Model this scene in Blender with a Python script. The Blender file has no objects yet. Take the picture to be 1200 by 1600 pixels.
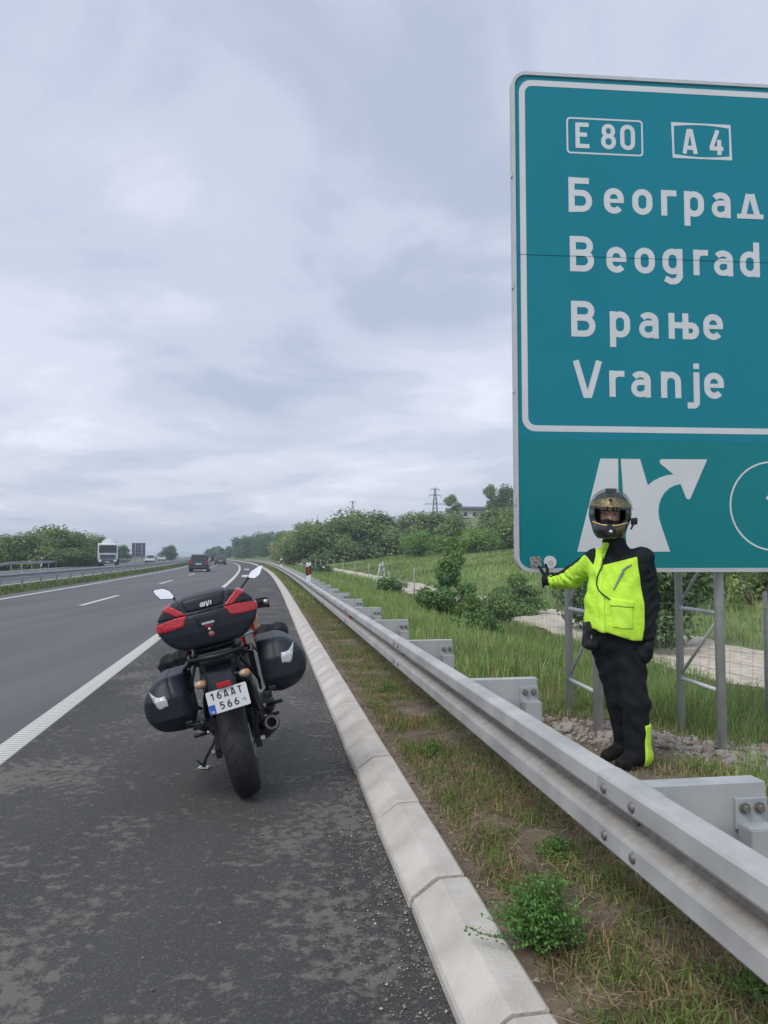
import bpy, bmesh, math, random
import numpy as np
from mathutils import Vector, Matrix, noise as mnoise

R = math.radians
random.seed(7)
rng = np.random.default_rng(7)
scene = bpy.context.scene
C = scene.collection

# ------------------------------------------------------------------ camera
FPX = 1200.0                      # focal length in pixels of a 1200 x 1600 frame
cam_d = bpy.data.cameras.new('camera')
cam_d.sensor_fit = 'VERTICAL'
cam_d.sensor_height = 24.0
cam_d.lens = FPX / 1600.0 * 24.0
cam_d.clip_start = 0.05
cam_d.clip_end = 9000.0
cam = bpy.data.objects.new('camera', cam_d)
C.objects.link(cam)
cam.location = (0, 0, 1.5)
cam.rotation_euler = (R(90) + math.atan(68 / FPX), 0, 0)
scene.camera = cam

# ------------------------------------------------------------------ world: overcast sky
SUN_EL, SUN_ROT = R(50), R(218)
world = bpy.data.worlds.new('World')
scene.world = world
world.use_nodes = True
wn, wl = world.node_tree.nodes, world.node_tree.links
wn.clear()
w_out = wn.new('ShaderNodeOutputWorld')
w_bg = wn.new('ShaderNodeBackground')
w_bg.inputs['Strength'].default_value = 0.1
wl.new(w_bg.outputs[0], w_out.inputs[0])
sky = wn.new('ShaderNodeTexSky')
sky.sky_type = 'NISHITA'
sky.sun_disc = False
sky.sun_elevation = SUN_EL
sky.sun_rotation = SUN_ROT
sky.air_density = 1.2
sky.dust_density = 2.0


def wmath(op, a, b=None, c=None):
    n = wn.new('ShaderNodeMath')
    n.operation = op
    for i, v in enumerate((a, b, c)):
        if v is None:
            continue
        if isinstance(v, (int, float)):
            n.inputs[i].default_value = v
        else:
            wl.new(v, n.inputs[i])
    return n.outputs[0]


w_tc = wn.new('ShaderNodeTexCoord')
w_sep = wn.new('ShaderNodeSeparateXYZ')
wl.new(w_tc.outputs['Generated'], w_sep.inputs[0])
wz = wmath('MAXIMUM', w_sep.outputs[2], 0.0)
wz = wmath('ADD', wz, 0.13)
w_cmb = wn.new('ShaderNodeCombineXYZ')          # the cloud deck is a level sheet seen in perspective
wl.new(wmath('DIVIDE', w_sep.outputs[0], wz), w_cmb.inputs[0])
wl.new(wmath('DIVIDE', w_sep.outputs[1], wz), w_cmb.inputs[1])


def wnoise(scale, detail, rough, dist, loc, stretch=(1, 1, 1)):
    m = wn.new('ShaderNodeMapping')
    m.inputs['Location'].default_value = loc
    m.inputs['Scale'].default_value = stretch
    m.inputs['Rotation'].default_value = (0, 0, R(25))
    wl.new(w_cmb.outputs[0], m.inputs[0])
    n = wn.new('ShaderNodeTexNoise')
    n.inputs['Scale'].default_value = scale
    n.inputs['Detail'].default_value = detail
    n.inputs['Roughness'].default_value = rough
    n.inputs['Distortion'].default_value = dist
    wl.new(m.outputs[0], n.inputs['Vector'])
    return n.outputs[0]


def wramp(fac, stops):
    r = wn.new('ShaderNodeValToRGB')
    el = r.color_ramp.elements
    while len(el) < len(stops):
        el.new(0.5)
    for e, (p, c) in zip(el, stops):
        e.position = p
        e.color = (*c, 1)
    r.color_ramp.interpolation = 'EASE'
    wl.new(fac, r.inputs[0])
    return r.outputs[0]


cl_big = wnoise(0.55, 6, 0.52, 0.35, (2.6, 1.2, 0))
cl_fine = wnoise(1.5, 9, 0.56, 0.5, (7.3, 2.0, 0))
cl = wmath('ADD', wmath('MULTIPLY', cl_big, 0.66), wmath('MULTIPLY', cl_fine, 0.34))
cl_col = wramp(cl, [(0.37, (0.47, 0.53, 0.67)), (0.45, (0.61, 0.655, 0.785)), (0.52, (0.73, 0.765, 0.885)), (0.60, (0.88, 0.90, 1.02))])
w_sc = wn.new('ShaderNodeVectorMath')
w_sc.operation = 'SCALE'
w_sc.inputs['Scale'].default_value = 10.0
wl.new(cl_col, w_sc.inputs[0])
w_mix = wn.new('ShaderNodeMix')
w_mix.data_type = 'RGBA'
w_mix.inputs[0].default_value = 0.88
wl.new(sky.outputs[0], w_mix.inputs[6])
wl.new(w_sc.outputs[0], w_mix.inputs[7])
wl.new(w_mix.outputs[2], w_bg.inputs['Color'])

# ------------------------------------------------------------------ sun behind the cloud deck
sun_d = bpy.data.lights.new('sun', 'SUN')
sun_d.energy = 1.5
sun_d.angle = R(20)
sun_d.color = (1.0, 0.96, 0.9)
sun = bpy.data.objects.new('sun', sun_d)
C.objects.link(sun)
_sd = Vector((math.sin(SUN_ROT) * math.cos(SUN_EL), math.cos(SUN_ROT) * math.cos(SUN_EL), math.sin(SUN_EL)))
sun.rotation_euler = _sd.to_track_quat('Z', 'Y').to_euler()

# ------------------------------------------------------------------ exposure
scene.render.engine = 'CYCLES'
scene.view_settings.view_transform = 'Standard'
scene.view_settings.look = 'None'
scene.view_settings.exposure = 0.17
scene.view_settings.gamma = 1.0
scene.view_settings.use_curve_mapping = False
scene.cycles.use_denoising = True
scene.cycles.max_bounces = 6
scene.cycles.diffuse_bounces = 3
scene.cycles.transparent_max_bounces = 8
scene.cycles.volume_bounces = 0
scene.cycles.caustics_reflective = False
scene.cycles.caustics_refractive = False

# ------------------------------------------------------------------ materials
MATS = {}


def mat(name, col, rough=0.6, metal=0.0, col2=None, scale=8.0, detail=4.0, bump=0.0, bscale=40.0, spec=0.5,
        lo=0.35, hi=0.65, coords='Object', stretch=(1, 1, 1), rough2=None, coat=0.0):
    if name in MATS:
        return MATS[name]
    m = bpy.data.materials.new(name)
    m.use_nodes = True
    nt = m.node_tree
    p = nt.nodes['Principled BSDF']
    p.inputs['Base Color'].default_value = (*col, 1)
    p.inputs['Roughness'].default_value = rough
    p.inputs['Metallic'].default_value = metal
    p.inputs['Specular IOR Level'].default_value = spec
    p.inputs['Coat Weight'].default_value = coat
    if col2 or bump:
        tc = nt.nodes.new('ShaderNodeTexCoord')
        mp = nt.nodes.new('ShaderNodeMapping')
        mp.inputs['Scale'].default_value = stretch
        nt.links.new(tc.outputs[coords], mp.inputs[0])
    if col2:
        n = nt.nodes.new('ShaderNodeTexNoise')
        n.inputs['Scale'].default_value = scale
        n.inputs['Detail'].default_value = detail
        nt.links.new(mp.outputs[0], n.inputs['Vector'])
        r = nt.nodes.new('ShaderNodeValToRGB')
        r.color_ramp.elements[0].position = lo
        r.color_ramp.elements[0].color = (*col, 1)
        r.color_ramp.elements[1].position = hi
        r.color_ramp.elements[1].color = (*col2, 1)
        nt.links.new(n.outputs[0], r.inputs[0])
        nt.links.new(r.outputs[0], p.inputs['Base Color'])
        if rough2 is not None:
            mr = nt.nodes.new('ShaderNodeMapRange')
            mr.inputs[1].default_value, mr.inputs[2].default_value = lo, hi
            mr.inputs[3].default_value, mr.inputs[4].default_value = rough, rough2
            nt.links.new(n.outputs[0], mr.inputs[0])
            nt.links.new(mr.outputs[0], p.inputs['Roughness'])
    if bump:
        n2 = nt.nodes.new('ShaderNodeTexNoise')
        n2.inputs['Scale'].default_value = bscale
        n2.inputs['Detail'].default_value = 3
        nt.links.new(mp.outputs[0], n2.inputs['Vector'])
        b = nt.nodes.new('ShaderNodeBump')
        b.inputs['Strength'].default_value = bump
        b.inputs['Distance'].default_value = 0.01
        nt.links.new(n2.outputs[0], b.inputs['Height'])
        nt.links.new(b.outputs[0], p.inputs['Normal'])
    MATS[name] = m
    return m


def leaf_mat(name, translucent=0.25, rough=0.6):
    """foliage: colour comes from the 'col' attribute (each leaf or blade has its own tint)"""
    if name in MATS:
        return MATS[name]
    m = bpy.data.materials.new(name)
    m.use_nodes = True
    nt = m.node_tree
    p = nt.nodes['Principled BSDF']
    p.inputs['Roughness'].default_value = rough
    p.inputs['Specular IOR Level'].default_value = 0.3
    at = nt.nodes.new('ShaderNodeAttribute')
    at.attribute_name = 'col'
    nt.links.new(at.outputs['Color'], p.inputs['Base Color'])
    tr = nt.nodes.new('ShaderNodeBsdfTranslucent')
    nt.links.new(at.outputs['Color'], tr.inputs['Color'])
    mx = nt.nodes.new('ShaderNodeMixShader')
    mx.inputs[0].default_value = translucent
    nt.links.new(p.outputs[0], mx.inputs[1])
    nt.links.new(tr.outputs[0], mx.inputs[2])
    nt.links.new(mx.outputs[0], nt.nodes['Material Output'].inputs[0])
    MATS[name] = m
    return m


def asphalt(name, base, dark, patch=None, patch_lo=0.5, patch_hi=0.6, pscale=1.6, kerb_dust=False):
    m = bpy.data.materials.new(name)
    m.use_nodes = True
    nt = m.node_tree
    N, L = nt.nodes, nt.links
    p = N['Principled BSDF']
    p.inputs['Roughness'].default_value = 0.78
    p.inputs['Specular IOR Level'].default_value = 0.45
    tc = N.new('ShaderNodeTexCoord')

    def noi(scale, det=4, rough=0.6, stretch=(1, 1, 1), dist=0.0, rotz=0.0):
        mp = N.new('ShaderNodeMapping')
        mp.inputs['Scale'].default_value = stretch
        mp.inputs['Rotation'].default_value = (0, 0, rotz)
        L.new(tc.outputs['Object'], mp.inputs[0])
        n = N.new('ShaderNodeTexNoise')
        n.inputs['Scale'].default_value = scale
        n.inputs['Detail'].default_value = det
        n.inputs['Roughness'].default_value = rough
        n.inputs['Distortion'].default_value = dist
        L.new(mp.outputs[0], n.inputs['Vector'])
        return n.outputs[0]

    def ramp(f, a, ca, b, cb):
        r = N.new('ShaderNodeValToRGB')
        r.color_ramp.elements[0].position = a
        r.color_ramp.elements[0].color = (*ca, 1)
        r.color_ramp.elements[1].position = b
        r.color_ramp.elements[1].color = (*cb, 1)
        L.new(f, r.inputs[0])
        return r.outputs[0]

    def mix(f, a, b):
        x = N.new('ShaderNodeMix')
        x.data_type = 'RGBA'
        if isinstance(f, float):
            x.inputs[0].default_value = f
        else:
            L.new(f, x.inputs[0])
        for i, v in ((6, a), (7, b)):
            if isinstance(v, tuple):
                x.inputs[i].default_value = (*v, 1)
            else:
                L.new(v, x.inputs[i])
        return x.outputs[2]

    def mul(a, b):
        x = N.new('ShaderNodeMath')
        x.operation = 'MULTIPLY'
        L.new(a, x.inputs[0])
        if isinstance(b, float):
            x.inputs[1].default_value = b
        else:
            L.new(b, x.inputs[1])
        return x.outputs[0]
    grain = noi(75, 5, 0.75)
    col = ramp(grain, 0.35, dark, 0.68, base)
    # long wheel-track tone along the road
    track = noi(0.55, 3, 0.5, (1.6, 0.08, 1), 0, R(-8.7))
    tk = N.new('ShaderNodeMapRange')
    tk.inputs[1].default_value, tk.inputs[2].default_value = 0.4, 0.65
    tk.inputs[3].default_value, tk.inputs[4].default_value = 0.0, 0.45
    L.new(track, tk.inputs[0])
    col = mix(tk.outputs[0], col, tuple(c * 1.35 for c in base))
    # aggregate flecks
    vo = N.new('ShaderNodeTexVoronoi')
    vo.inputs['Scale'].default_value = 190
    L.new(tc.outputs['Object'], vo.inputs['Vector'])
    fl = N.new('ShaderNodeSeparateColor')
    L.new(vo.outputs['Color'], fl.inputs[0])
    gt = N.new('ShaderNodeMath')
    gt.operation = 'GREATER_THAN'
    gt.inputs[1].default_value = 0.955
    L.new(fl.outputs[0], gt.inputs[0])
    col = mix(mul(gt.outputs[0], 0.5), col, (0.2, 0.2, 0.19))
    if patch:
        big = noi(1.1, 4, 0.6, (1.1, 0.8, 1), 0.3, R(20))
        fine = noi(15, 8, 0.72, (1, 1, 1), 0.25)
        ad = N.new('ShaderNodeMath')
        ad.operation = 'MULTIPLY_ADD'
        L.new(big, ad.inputs[0])
        ad.inputs[1].default_value = 0.75
        ad.inputs[2].default_value = -0.385
        sm = N.new('ShaderNodeMath')
        sm.operation = 'ADD'
        L.new(ad.outputs[0], sm.inputs[0])
        L.new(fine, sm.inputs[1])
        mr = N.new('ShaderNodeMapRange')
        mr.inputs[1].default_value, mr.inputs[2].default_value = patch_lo, patch_hi
        mr.inputs[3].default_value, mr.inputs[4].default_value = 0.0, 0.8
        L.new(sm.outputs[0], mr.inputs[0])
        col = mix(mul(mr.outputs[0], 0.9), col, patch)
    L.new(col, p.inputs['Base Color'])
    b = N.new('ShaderNodeBump')
    b.inputs['Strength'].default_value = 0.7
    b.inputs['Distance'].default_value = 0.006
    L.new(noi(110, 2, 0.6), b.inputs['Height'])
    L.new(b.outputs[0], p.inputs['Normal'])
    MATS[name] = m
    return m


M_LANE = asphalt('lane_asphalt', (0.122, 0.125, 0.130), (0.076, 0.078, 0.082))
M_SHOULDER = asphalt('shoulder_asphalt', (0.062, 0.062, 0.058), (0.024, 0.025, 0.024), patch=(0.165, 0.154, 0.133), patch_lo=0.52, patch_hi=0.61)
M_PAINT = mat('road_paint', (0.62, 0.62, 0.58), 0.7, col2=(0.42, 0.42, 0.39), scale=14, detail=6, lo=0.45, hi=0.75, bump=0.3, bscale=120)
M_CONCRETE = mat('kerb_concrete', (0.42, 0.395, 0.35), 0.88, col2=(0.57, 0.54, 0.49), scale=4, detail=10, bump=0.45, bscale=70)
M_STEEL = mat('galvanised_steel', (0.39, 0.41, 0.42), 0.5, 0.25, col2=(0.50, 0.52, 0.53), scale=6, detail=6, rough2=0.62, bump=0.05, bscale=60)


def dirty_steel():
    m = mat('beam_steel', (0.40, 0.41, 0.41), 0.55, 0.2, col2=(0.55, 0.56, 0.555), scale=4, detail=9, rough2=0.62, bump=0.05, bscale=60).copy()
    m.name = 'dirty_beam_steel'
    nt = m.node_tree
    p = nt.nodes['Principled BSDF']
    src = p.inputs['Base Color'].links[0].from_socket
    tc = nt.nodes.new('ShaderNodeTexCoord')
    sp_ = nt.nodes.new('ShaderNodeSeparateXYZ')
    nt.links.new(tc.outputs['Object'], sp_.inputs[0])
    def mth(op, a, b):                                 # road film gathers in the valley
        q = nt.nodes.new('ShaderNodeMath')
        q.operation = op
        for k_, v_ in enumerate((a, b)):
            if isinstance(v_, float):
                q.inputs[k_].default_value = v_
            else:
                nt.links.new(v_, q.inputs[k_])
        return q.outputs[0]
    za = mth('ABSOLUTE', mth('ADD', sp_.outputs[2], .012), 0.0)
    bd = mth('SUBTRACT', 1.0, mth('DIVIDE', za, .05))
    bd = mth('ADD', mth('MULTIPLY', mth('MAXIMUM', bd, 0.0), .95), .16)
    mp = nt.nodes.new('ShaderNodeMapping')
    mp.inputs['Scale'].default_value = (1, 1, .25)
    nt.links.new(tc.outputs['Object'], mp.inputs[0])
    n = nt.nodes.new('ShaderNodeTexNoise')
    n.inputs['Scale'].default_value = 26
    n.inputs['Detail'].default_value = 7
    nt.links.new(mp.outputs[0], n.inputs['Vector'])
    mu = nt.nodes.new('ShaderNodeMath')
    mu.operation = 'MULTIPLY'
    nt.links.new(bd, mu.inputs[0])
    nt.links.new(n.outputs[0], mu.inputs[1])
    mu2 = nt.nodes.new('ShaderNodeMath')
    mu2.operation = 'MULTIPLY'
    mu2.inputs[1].default_value = 1.7
    mu2.use_clamp = True
    nt.links.new(mu.outputs[0], mu2.inputs[0])
    mx = nt.nodes.new('ShaderNodeMix')
    mx.data_type = 'RGBA'
    nt.links.new(mu2.outputs[0], mx.inputs[0])
    nt.links.new(src, mx.inputs[6])
    mx.inputs[7].default_value = (.30, .265, .215, 1)
    nt.links.new(mx.outputs[2], p.inputs['Base Color'])
    return m


M_BEAM = dirty_steel()
M_STEEL_DK = mat('weathered_galvanised', (0.34, 0.37, 0.40), 0.6, 0.3, col2=(0.46, 0.48, 0.51), scale=9, detail=5)
M_BOLT = mat('bolt_steel', (0.19, 0.185, 0.18), 0.55, 0.6, col2=(0.24, 0.22, 0.21), scale=60)
M_SOIL = mat('verge_soil', (0.085, 0.065, 0.045), 0.95, col2=(0.18, 0.138, 0.095), scale=5, detail=9, bump=0.8, bscale=35)
M_TURF = mat('turf_ground', (0.085, 0.12, 0.04), 0.95, col2=(0.15, 0.17, 0.07), scale=1.2, detail=9, bump=0.8, bscale=10)
M_MEADOW = mat('meadow_ground', (0.10, 0.17, 0.05), 0.95, col2=(0.17, 0.22, 0.08), scale=0.16, detail=9, bump=0.6, bscale=4)
M_TRACK = mat('gravel_track', (0.42, 0.37, 0.29), 0.95, col2=(0.60, 0.55, 0.46), scale=7, detail=8, bump=1.0, bscale=22)
M_BLADE = leaf_mat('grass_blade', 0.3, 0.55)
M_LEAF = leaf_mat('leaf', 0.35, 0.6)
M_BARK = mat('bark', (0.10, 0.085, 0.065), 0.95, col2=(0.17, 0.15, 0.12), scale=12, stretch=(1, 1, 0.2), bump=0.6, bscale=25)
M_PLASTIC = mat('black_plastic', (0.009, 0.013, 0.021), 0.48, col2=(0.013, 0.018, 0.027), scale=40, bump=0.06, bscale=500, spec=0.4)
M_PLASTIC_GL = mat('gloss_black_plastic', (0.012, 0.014, 0.018), 0.25)
M_RUBBER = mat('tyre_rubber', (0.012, 0.013, 0.015), 0.7, col2=(0.02, 0.02, 0.022), scale=30)
M_METAL_BK = mat('black_metal', (0.018, 0.02, 0.023), 0.42, 0.3)
M_ALU = mat('aluminium', (0.5, 0.51, 0.52), 0.38, 0.8)
M_RED = mat('red_paint', (0.42, 0.016, 0.02), 0.25, coat=0.6)
M_REDLENS = mat('red_lens', (0.48, 0.018, 0.03), 0.3, col2=(0.38, 0.012, 0.022), scale=45, coat=0.3)
M_WHITE = mat('white_paint', (0.72, 0.73, 0.73), 0.5)
M_GLASS_DK = mat('dark_glass', (0.012, 0.016, 0.02), 0.08, spec=0.7)
M_BLACK = mat('flat_black', (0.012, 0.012, 0.013), 0.8)

# ------------------------------------------------------------------ object helpers


def link(o, parent=None):
    C.objects.link(o)
    if parent is not None:
        o.parent = parent
    return o


def tag(o, label=None, cat=None, group=None, kind=None):
    for k, v in (('label', label), ('category', cat), ('group', group), ('kind', kind)):
        if v:
            o[k] = v
    return o


def empty(name, loc=(0, 0, 0), rot=(0, 0, 0), label=None, cat=None, group=None, kind=None, parent=None):
    o = bpy.data.objects.new(name, None)
    o.empty_display_size = 0.2
    o.location = loc
    o.rotation_euler = rot
    link(o, parent)
    return tag(o, label, cat, group, kind)


def obj(name, me, parent=None, loc=None, rot=None):
    o = bpy.data.objects.new(name, me)
    if loc is not None:
        o.location = loc
    if rot is not None:
        o.rotation_euler = rot
    return link(o, parent)


def np_mesh(name, V, F, mats, smooth=False, fmat=None, cols=None):
    """V (n,3) array; F (m,k) array with one face size; cols (n,3) vertex tint in attribute 'col'"""
    V = np.asarray(V, dtype=np.float32)
    F = np.asarray(F, dtype=np.int32)
    me = bpy.data.meshes.new(name)
    me.vertices.add(len(V))
    me.vertices.foreach_set('co', V.ravel())
    m, k = F.shape
    me.loops.add(m * k)
    me.loops.foreach_set('vertex_index', F.ravel())
    me.polygons.add(m)
    me.polygons.foreach_set('loop_start', np.arange(0, m * k, k, dtype=np.int32))
    me.polygons.foreach_set('loop_total', np.full(m, k, dtype=np.int32))
    for x in (mats if isinstance(mats, (list, tuple)) else [mats]):
        me.materials.append(x)
    if fmat is not None:
        me.polygons.foreach_set('material_index', np.asarray(fmat, dtype=np.int32))
    if cols is not None:
        a = me.color_attributes.new('col', 'FLOAT_COLOR', 'POINT')
        c4 = np.ones((len(V), 4), dtype=np.float32)
        c4[:, :3] = cols
        a.data.foreach_set('color', c4.ravel())
    me.update(calc_edges=True)
    if smooth:
        me.polygons.foreach_set('use_smooth', np.ones(m, dtype=bool))
    me.validate()
    return me


class MB:
    """collects shapes into one mesh; material index per shape"""

    def __init__(self):
        self.V, self.F, self.M, self.S = [], [], [], []
        self.mats = []

    def mi(self, m):
        if m not in self.mats:
            self.mats.append(m)
        return self.mats.index(m)

    def add(self, vs, fs, m, smooth=False):
        o = len(self.V)
        self.V += [tuple(v) for v in vs]
        i = self.mi(m)
        for f in fs:
            self.F.append(tuple(o + a for a in f))
            self.M.append(i)
            self.S.append(smooth)
        return self

    def box(self, c, s, m, bev=0.0, rot=None):
        """box with chamfered edges"""
        hx, hy, hz = s[0] / 2, s[1] / 2, s[2] / 2
        b = min(bev, hx * .95, hy * .95, hz * .95)
        c = Vector(c)
        if b <= 0:
            vs = [Vector((x * hx, y * hy, z * hz)) for x in (-1, 1) for y in (-1, 1) for z in (-1, 1)]
            fs = [(0, 1, 3, 2), (4, 6, 7, 5), (0, 4, 5, 1), (2, 3, 7, 6), (0, 2, 6, 4), (1, 5, 7, 3)]
        else:
            bm = bmesh.new()
            bmesh.ops.create_cube(bm, size=1)
            for v in bm.verts:
                v.co = Vector((v.co.x * 2 * hx, v.co.y * 2 * hy, v.co.z * 2 * hz))
            bmesh.ops.bevel(bm, geom=bm.edges[:], offset=b, segments=2, affect='EDGES', profile=0.5)
            bm.verts.index_update()
            vs = [v.co.copy() for v in bm.verts]
            fs = [tuple(v.index for v in f.verts) for f in bm.faces]
            bm.free()
        if rot is not None:
            vs = [rot @ v for v in vs]
        return self.add([c + v for v in vs], fs, m, False)

    def tube(self, pts, r, m, seg=10, cap=True, smooth=True):
        pts = [Vector(p) for p in pts]
        n = len(pts)
        rs = r if isinstance(r, (list, tuple)) else [r] * n
        up = None
        vs, fs = [], []
        for i, p in enumerate(pts):
            t = (pts[min(i + 1, n - 1)] - pts[max(i - 1, 0)])
            if t.length < 1e-9:
                t = Vector((0, 0, 1))
            t.normalize()
            if up is None:
                up = Vector((0, 0, 1)) if abs(t.z) < 0.9 else Vector((1, 0, 0))
            a = t.cross(up)
            if a.length < 1e-6:
                a = t.cross(Vector((0, 1, 0)))
            a.normalize()
            b = a.cross(t).normalized()
            up = b
            for k in range(seg):
                an = 2 * math.pi * k / seg
                vs.append(p + (a * math.cos(an) + b * math.sin(an)) * rs[i])
        for i in range(n - 1):
            for k in range(seg):
                k2 = (k + 1) % seg
                fs.append((i * seg + k, i * seg + k2, (i + 1) * seg + k2, (i + 1) * seg + k))
        self.add(vs, fs, m, smooth)
        if cap:
            self.add(vs[:seg], [tuple(range(seg))], m)
            self.add(vs[-seg:], [tuple(reversed(range(seg)))], m)
        return self

    def lathe(self, prof, c, axis, m, seg=24, smooth=True, closed=False):
        """prof: (radius, along axis)"""
        ax = Vector(axis).normalized()
        a = ax.orthogonal().normalized()
        b = ax.cross(a)
        c = Vector(c)
        n = len(prof)
        vs, fs = [], []
        for r, z in prof:
            for k in range(seg):
                an = 2 * math.pi * k / seg
                vs.append(c + ax * z + (a * math.cos(an) + b * math.sin(an)) * r)
        rows = n if closed else n - 1
        for i in range(rows):
            j = (i + 1) % n
            for k in range(seg):
                k2 = (k + 1) % seg
                fs.append((i * seg + k, i * seg + k2, j * seg + k2, j * seg + k))
        return self.add(vs, fs, m, smooth)

    def prism(self, poly, fr, t, m):
        """poly of (u,v); fr(u,v,w) gives the point; extruded w = 0..t"""
        n = len(poly)
        vs = [fr(u, v, 0) for u, v in poly] + [fr(u, v, t) for u, v in poly]
        fs = [tuple(reversed(range(n))), tuple(range(n, 2 * n))]
        fs += [(i, (i + 1) % n, n + (i + 1) % n, n + i) for i in range(n)]
        return self.add(vs, fs, m)

    def loft(self, rings, m, smooth=True, cap=True):
        n = len(rings[0])
        vs = [p for r in rings for p in r]
        fs = []
        for i in range(len(rings) - 1):
            for k in range(n):
                k2 = (k + 1) % n
                fs.append((i * n + k, i * n + k2, (i + 1) * n + k2, (i + 1) * n + k))
        self.add(vs, fs, m, smooth)
        if cap:
            self.add(rings[0], [tuple(reversed(range(n)))], m)
            self.add(rings[-1], [tuple(range(n))], m)
        return self

    def mesh(self, name):
        me = bpy.data.meshes.new(name)
        me.from_pydata(self.V, [], self.F)
        for x in self.mats:
            me.materials.append(x)
        me.polygons.foreach_set('material_index', self.M)
        me.polygons.foreach_set('use_smooth', self.S)
        me.update()
        bm = bmesh.new()
        bm.from_mesh(me)
        bmesh.ops.remove_doubles(bm, verts=bm.verts, dist=1e-5)
        bmesh.ops.recalc_face_normals(bm, faces=bm.faces)
        bm.to_mesh(me)
        bm.free()
        return me

    def build(self, name, parent=None, loc=None, rot=None):
        return obj(name, self.mesh(name), parent, loc, rot)


def copy_tree(o, parent=None):
    c = o.copy()
    C.objects.link(c)
    c.parent = parent
    for ch in list(o.children):
        copy_tree(ch, c)
    return c


# ------------------------------------------------------------------ signed distance shapes -> mesh (surface nets)


class Grid:
    def __init__(self, lo, hi, h):
        self.lo, self.h = np.array(lo, dtype=np.float32), h
        n = [int(math.ceil((b - a) / h)) + 1 for a, b in zip(lo, hi)]
        ax = [self.lo[i] + np.arange(n[i], dtype=np.float32) * h for i in range(3)]
        self.X, self.Y, self.Z = np.meshgrid(*ax, indexing='ij')
        self.n = n


def smin(a, b, k):
    h = np.clip(0.5 + 0.5 * (b - a) / k, 0, 1)
    return b + (a - b) * h - k * h * (1 - h)


def s_ell(g, c, r, rot=None):
    x, y, z = g.X - c[0], g.Y - c[1], g.Z - c[2]
    if rot is not None:
        m = np.array(rot.transposed() if hasattr(rot, 'transposed') else rot)
        x, y, z = (m[0][0] * x + m[0][1] * y + m[0][2] * z, m[1][0] * x + m[1][1] * y + m[1][2] * z, m[2][0] * x + m[2][1] * y + m[2][2] * z)
    k0 = np.sqrt((x / r[0]) ** 2 + (y / r[1]) ** 2 + (z / r[2]) ** 2)
    k1 = np.sqrt((x / r[0] ** 2) ** 2 + (y / r[1] ** 2) ** 2 + (z / r[2] ** 2) ** 2) + 1e-9
    return k0 * (k0 - 1) / k1


def s_cone(g, a, b, ra, rb):
    a, b = np.array(a), np.array(b)
    d = b - a
    L2 = float(d @ d)
    t = np.clip(((g.X - a[0]) * d[0] + (g.Y - a[1]) * d[1] + (g.Z - a[2]) * d[2]) / L2, 0, 1)
    return np.sqrt((g.X - a[0] - t * d[0]) ** 2 + (g.Y - a[1] - t * d[1]) ** 2 + (g.Z - a[2] - t * d[2]) ** 2) - (ra + (rb - ra) * t)


def s_box(g, c, half, r=0.0, rot=None):
    x, y, z = g.X - c[0], g.Y - c[1], g.Z - c[2]
    if rot is not None:
        m = np.array(rot.transposed())
        x, y, z = (m[0][0] * x + m[0][1] * y + m[0][2] * z, m[1][0] * x + m[1][1] * y + m[1][2] * z, m[2][0] * x + m[2][1] * y + m[2][2] * z)
    qx, qy, qz = np.abs(x) - half[0] + r, np.abs(y) - half[1] + r, np.abs(z) - half[2] + r
    return np.sqrt(np.maximum(qx, 0) ** 2 + np.maximum(qy, 0) ** 2 + np.maximum(qz, 0) ** 2) + np.minimum(np.maximum(qx, np.maximum(qy, qz)), 0) - r


def s_poly(a, b, poly):
    """convex polygon (counter-clockwise) in the plane of the coordinate arrays a, b"""
    d = None
    for (x0, y0), (x1, y1) in zip(poly, poly[1:] + poly[:1]):
        L = math.hypot(x1 - x0, y1 - y0)
        e = ((a - x0) * (y1 - y0) - (b - y0) * (x1 - x0)) / L
        d = e if d is None else np.maximum(d, e)
    return d


def s_poly_r(a, b, poly, k):
    """convex polygon with its corners rounded"""
    d = None
    for (x0, y0), (x1, y1) in zip(poly, poly[1:] + poly[:1]):
        L = math.hypot(x1 - x0, y1 - y0)
        e = ((a - x0) * (y1 - y0) - (b - y0) * (x1 - x0)) / L
        d = e if d is None else -smin(-d, -e, k)
    return d


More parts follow.
